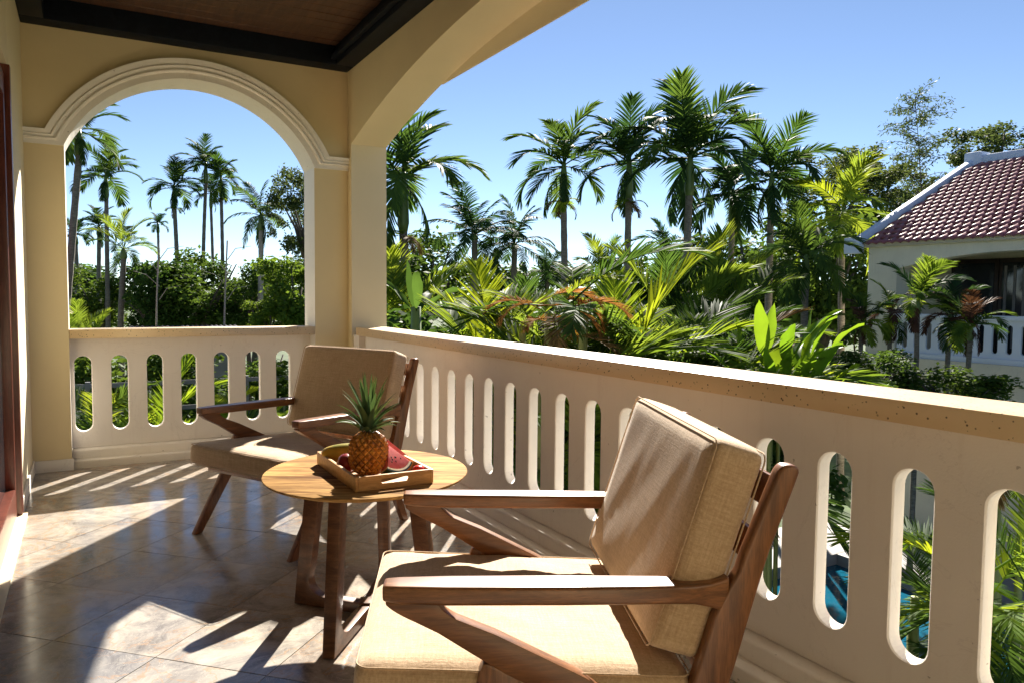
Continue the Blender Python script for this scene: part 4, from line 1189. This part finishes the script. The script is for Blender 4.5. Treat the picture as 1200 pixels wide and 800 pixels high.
# roof
EX, EZ, RX, RZ = HX-.12, 2.20, 15.9, 4.22
RYE = HY1+.15
ln = math.hypot(RX-EX, RZ-EZ); rd = Vector(((RX-EX)/ln, 0, (RZ-EZ)/ln)); rn = Vector((-rd.z, 0, rd.x))
b = MB()
b.add([(EX-HX, HY0, EZ+hz-.03), (EX-HX, RYE, EZ+hz-.03), (RX-HX, RYE, RZ+hz-.03), (RX-HX, HY0, RZ+hz-.03),
       (2*RX-EX-HX, HY0, EZ+hz-.03), (2*RX-EX-HX, RYE, EZ+hz-.03)], [(0, 1, 2, 3), (3, 2, 5, 4), (1, 5, 2)])
rf = b.build('roof', 'house_wall', nh)
TW, TE = .17, .235
b = MB(); prof_ = []
for j in range(7):
    f = j/6; prof_.append((f*TW, .036*math.sin(math.pi*f)**1.0 if f < .72 else .036*math.sin(math.pi*.72)*(1-f)/.28+.0))
vv = []
for k in range(3):
    l_ = TE*1.18*k/2; lift_ = .034*(1-k/2)
    for (y_, h_) in prof_:
        p = rd*l_+rn*(h_+lift_+.006); vv.append((p.x, -y_, p.z))
for (y_, h_) in prof_:
    p = rn*(h_+.012); vv.append((p.x, -y_, p.z))
ff = [(k*7+j, k*7+j+1, (k+1)*7+j+1, (k+1)*7+j) for k in range(2) for j in range(6)]+[(21+j, 21+j+1, j+1, j) for j in range(6)]
TM = b.add(vv, ff).mesh('roof_tile', 'roof_tile', True)
nrow = int(ln/TE); ncol = int((RYE-.06-HY0)/TW); rest = MB(); cnt = 0
for c_ in range(ncol):
    for r_ in range(nrow):
        p = Vector((EX-HX-.06, RYE-.10-c_*TW, EZ+hz-.01))+rd*(r_*TE)
        if r_ % 2: p.y -= TW*.5
        if c_ < 20 and cnt < 300:
            cnt += 1; link('roof_tile', TM, rf, p)
        else: rest.add([(v_[0]+p.x, v_[1]+p.y, v_[2]+p.z) for v_ in b.v], b.f)
rs = rest.build('roof_tiles_rest', 'roof_tile', rf, smooth=True); rs['kind'] = 'stuff'
# verge and ridge
b = MB(); q0 = Vector((EX-HX-.18, 0, EZ+hz-.02)); q1 = Vector((RX-HX, 0, RZ+hz))
w2 = [(q0+rn*.11), (q1+rn*.11), (q1-rn*.03), (q0-rn*.03)]
b.add([(p.x, RYE-.07, p.z) for p in w2]+[(p.x, RYE+.08, p.z) for p in w2], [(0, 1, 2, 3), (7, 6, 5, 4), (0, 4, 5, 1), (1, 5, 6, 2), (2, 6, 7, 3), (3, 7, 4, 0)])
b.build('verge', 'trim_blue_white', rf, bevel=.02)
hb('verge_end', 'trim_blue_white', EX-.20, EX-.02, RYE-.14, RYE+.20, EZ-.16, EZ+.16, .02, rf)
hb('ridge', 'trim_blue_white', RX-.15, RX+.15, HY0, RYE-.25, RZ-.08, RZ+.13, .03, rf)
hb('ridge_end', 'trim_blue_white', RX-.20, RX+.20, RYE-.249, RYE+.14, RZ-.10, RZ+.22, .05, rf)

# small garden palms in front of the neighbouring house
G5 = 'young palms in front of the neighbouring house'
for i, (u, v, d, bu, L, lab) in enumerate(((1010, 372, 12.5, 1010, .62, 'young palm by the left pillar of the neighbouring house'),
                                           (1078, 345, 12, 1076, .85, 'young palm with the tallest bright frond in front of the neighbouring house'),
                                           (1112, 362, 12.3, 1110, .75, 'young palm in front of the dark balcony door of the neighbouring house'),
                                           (1140, 375, 11.5, 1128, .72, 'young leaning palm before the white neighbouring balustrade, furthest right'),
                                           (1042, 360, 13, 1046, .68, 'young palm second from the left before the neighbouring house'))):
    tall(lab, u, v+6, d, bu, L*.78, seed=101+i*3, kind='betel', r=.04, shaft=.22, nf=10, dead=2, low=5, mats=['palm_leaf', 'areca_leaf', 'palm_leaf_dark', 'dark_red_leaf', 'palm_leaf_dark'], group=G5, name='young_palm', dead_mat='dark_red_leaf')

# ------------------------------------------------------------------ seen through the arch: a neighbour's roof and a low shed
c = P_(84, 345, 15)
th = thing('tiled_house', 'dark red tiled roof corner at the left edge of the arch', 'house', (c.x-1.2, c.y+1.5, GZ))
zr = c.z-GZ
MB().box(-2.6, .85, -1.2, 4, 0, zr-.45).build('wall', 'house_wall', th)
rf2 = MB().add([(-3, -1.6, zr-.5), (1.15, -1.6, zr-.5), (1.15, 4.4, zr-.5), (-3, 4.4, zr-.5), (-1.0, .6, zr+1.6), (-1.0, 2.2, zr+1.6)], [(0, 1, 4), (1, 2, 5, 4), (2, 3, 5), (3, 0, 4, 5), (0, 3, 2, 1)]).build('roof', 'old_roof_tile', th)
for k in range(16):                                                # courses of tiles on the slope towards the viewer
    f = k/16; x0_, x1_ = -3+2.0*f, 1.15-2.15*f; y_ = -1.6+2.2*f; z_ = zr-.5+2.1*f
    n_t = max(1, int((x1_-x0_)/.22))
    for j in range(n_t):
        xa = x0_+(x1_-x0_)*j/n_t; xb = x0_+(x1_-x0_)*(j+1)/n_t
        if xa < -.9 or f > .85: continue
        MB().add([(xa+.008, y_-.02, z_+.035), (xb-.008, y_-.02, z_+.035), (xb-.008, y_+.17, z_+.18), (xa+.008, y_+.17, z_+.18), (xa+.008, y_-.02, z_), (xb-.008, y_-.02, z_)], [(0, 1, 2, 3), (4, 5, 1, 0)]).build('roof_tile', 'old_roof_tile', rf2)
c = P_(222, 386, 19)
sh = thing('low_shed', 'low shed roof of dark blue sheet beyond the short balustrade', 'shed', (c.x, c.y, GZ)); zr = c.z-GZ
MB().box(-1.1, 1.1, -.8, .8, 0, zr-.25).build('wall', 'fence_grey', sh)
b = MB(); n_t = 44
for j in range(n_t+1):
    x = -1.3+2.6*j/n_t; h = .015*(1 if j % 2 else -1)
    b.add([(x, -1.0, zr-.28+h), (x, 1.0, zr+.05+h)], [])
b.f = [(2*j, 2*j+2, 2*j+3, 2*j+1) for j in range(n_t)]
b.build('roof', 'slate_dark', sh)
# grey garden fence seen through the openings of the short balustrade
c = P_(200, 445, 10.5)
fe = thing('garden_fence', 'grey rail fence in the garden seen through the short balustrade openings', 'fence', (c.x, c.y, GZ), 0)
zf = c.z-GZ
for k in range(7): MB().box(-3.0+k*1.0-.03, -3.0+k*1.0+.03, -.03, .03, 0, zf+.02).build('post', 'fence_grey', fe)
for k in range(3): MB().box(-3.2, 3.2, -.045, -.031, zf-.06-.35*k, zf-.35*k).build('rail', 'fence_grey', fe)
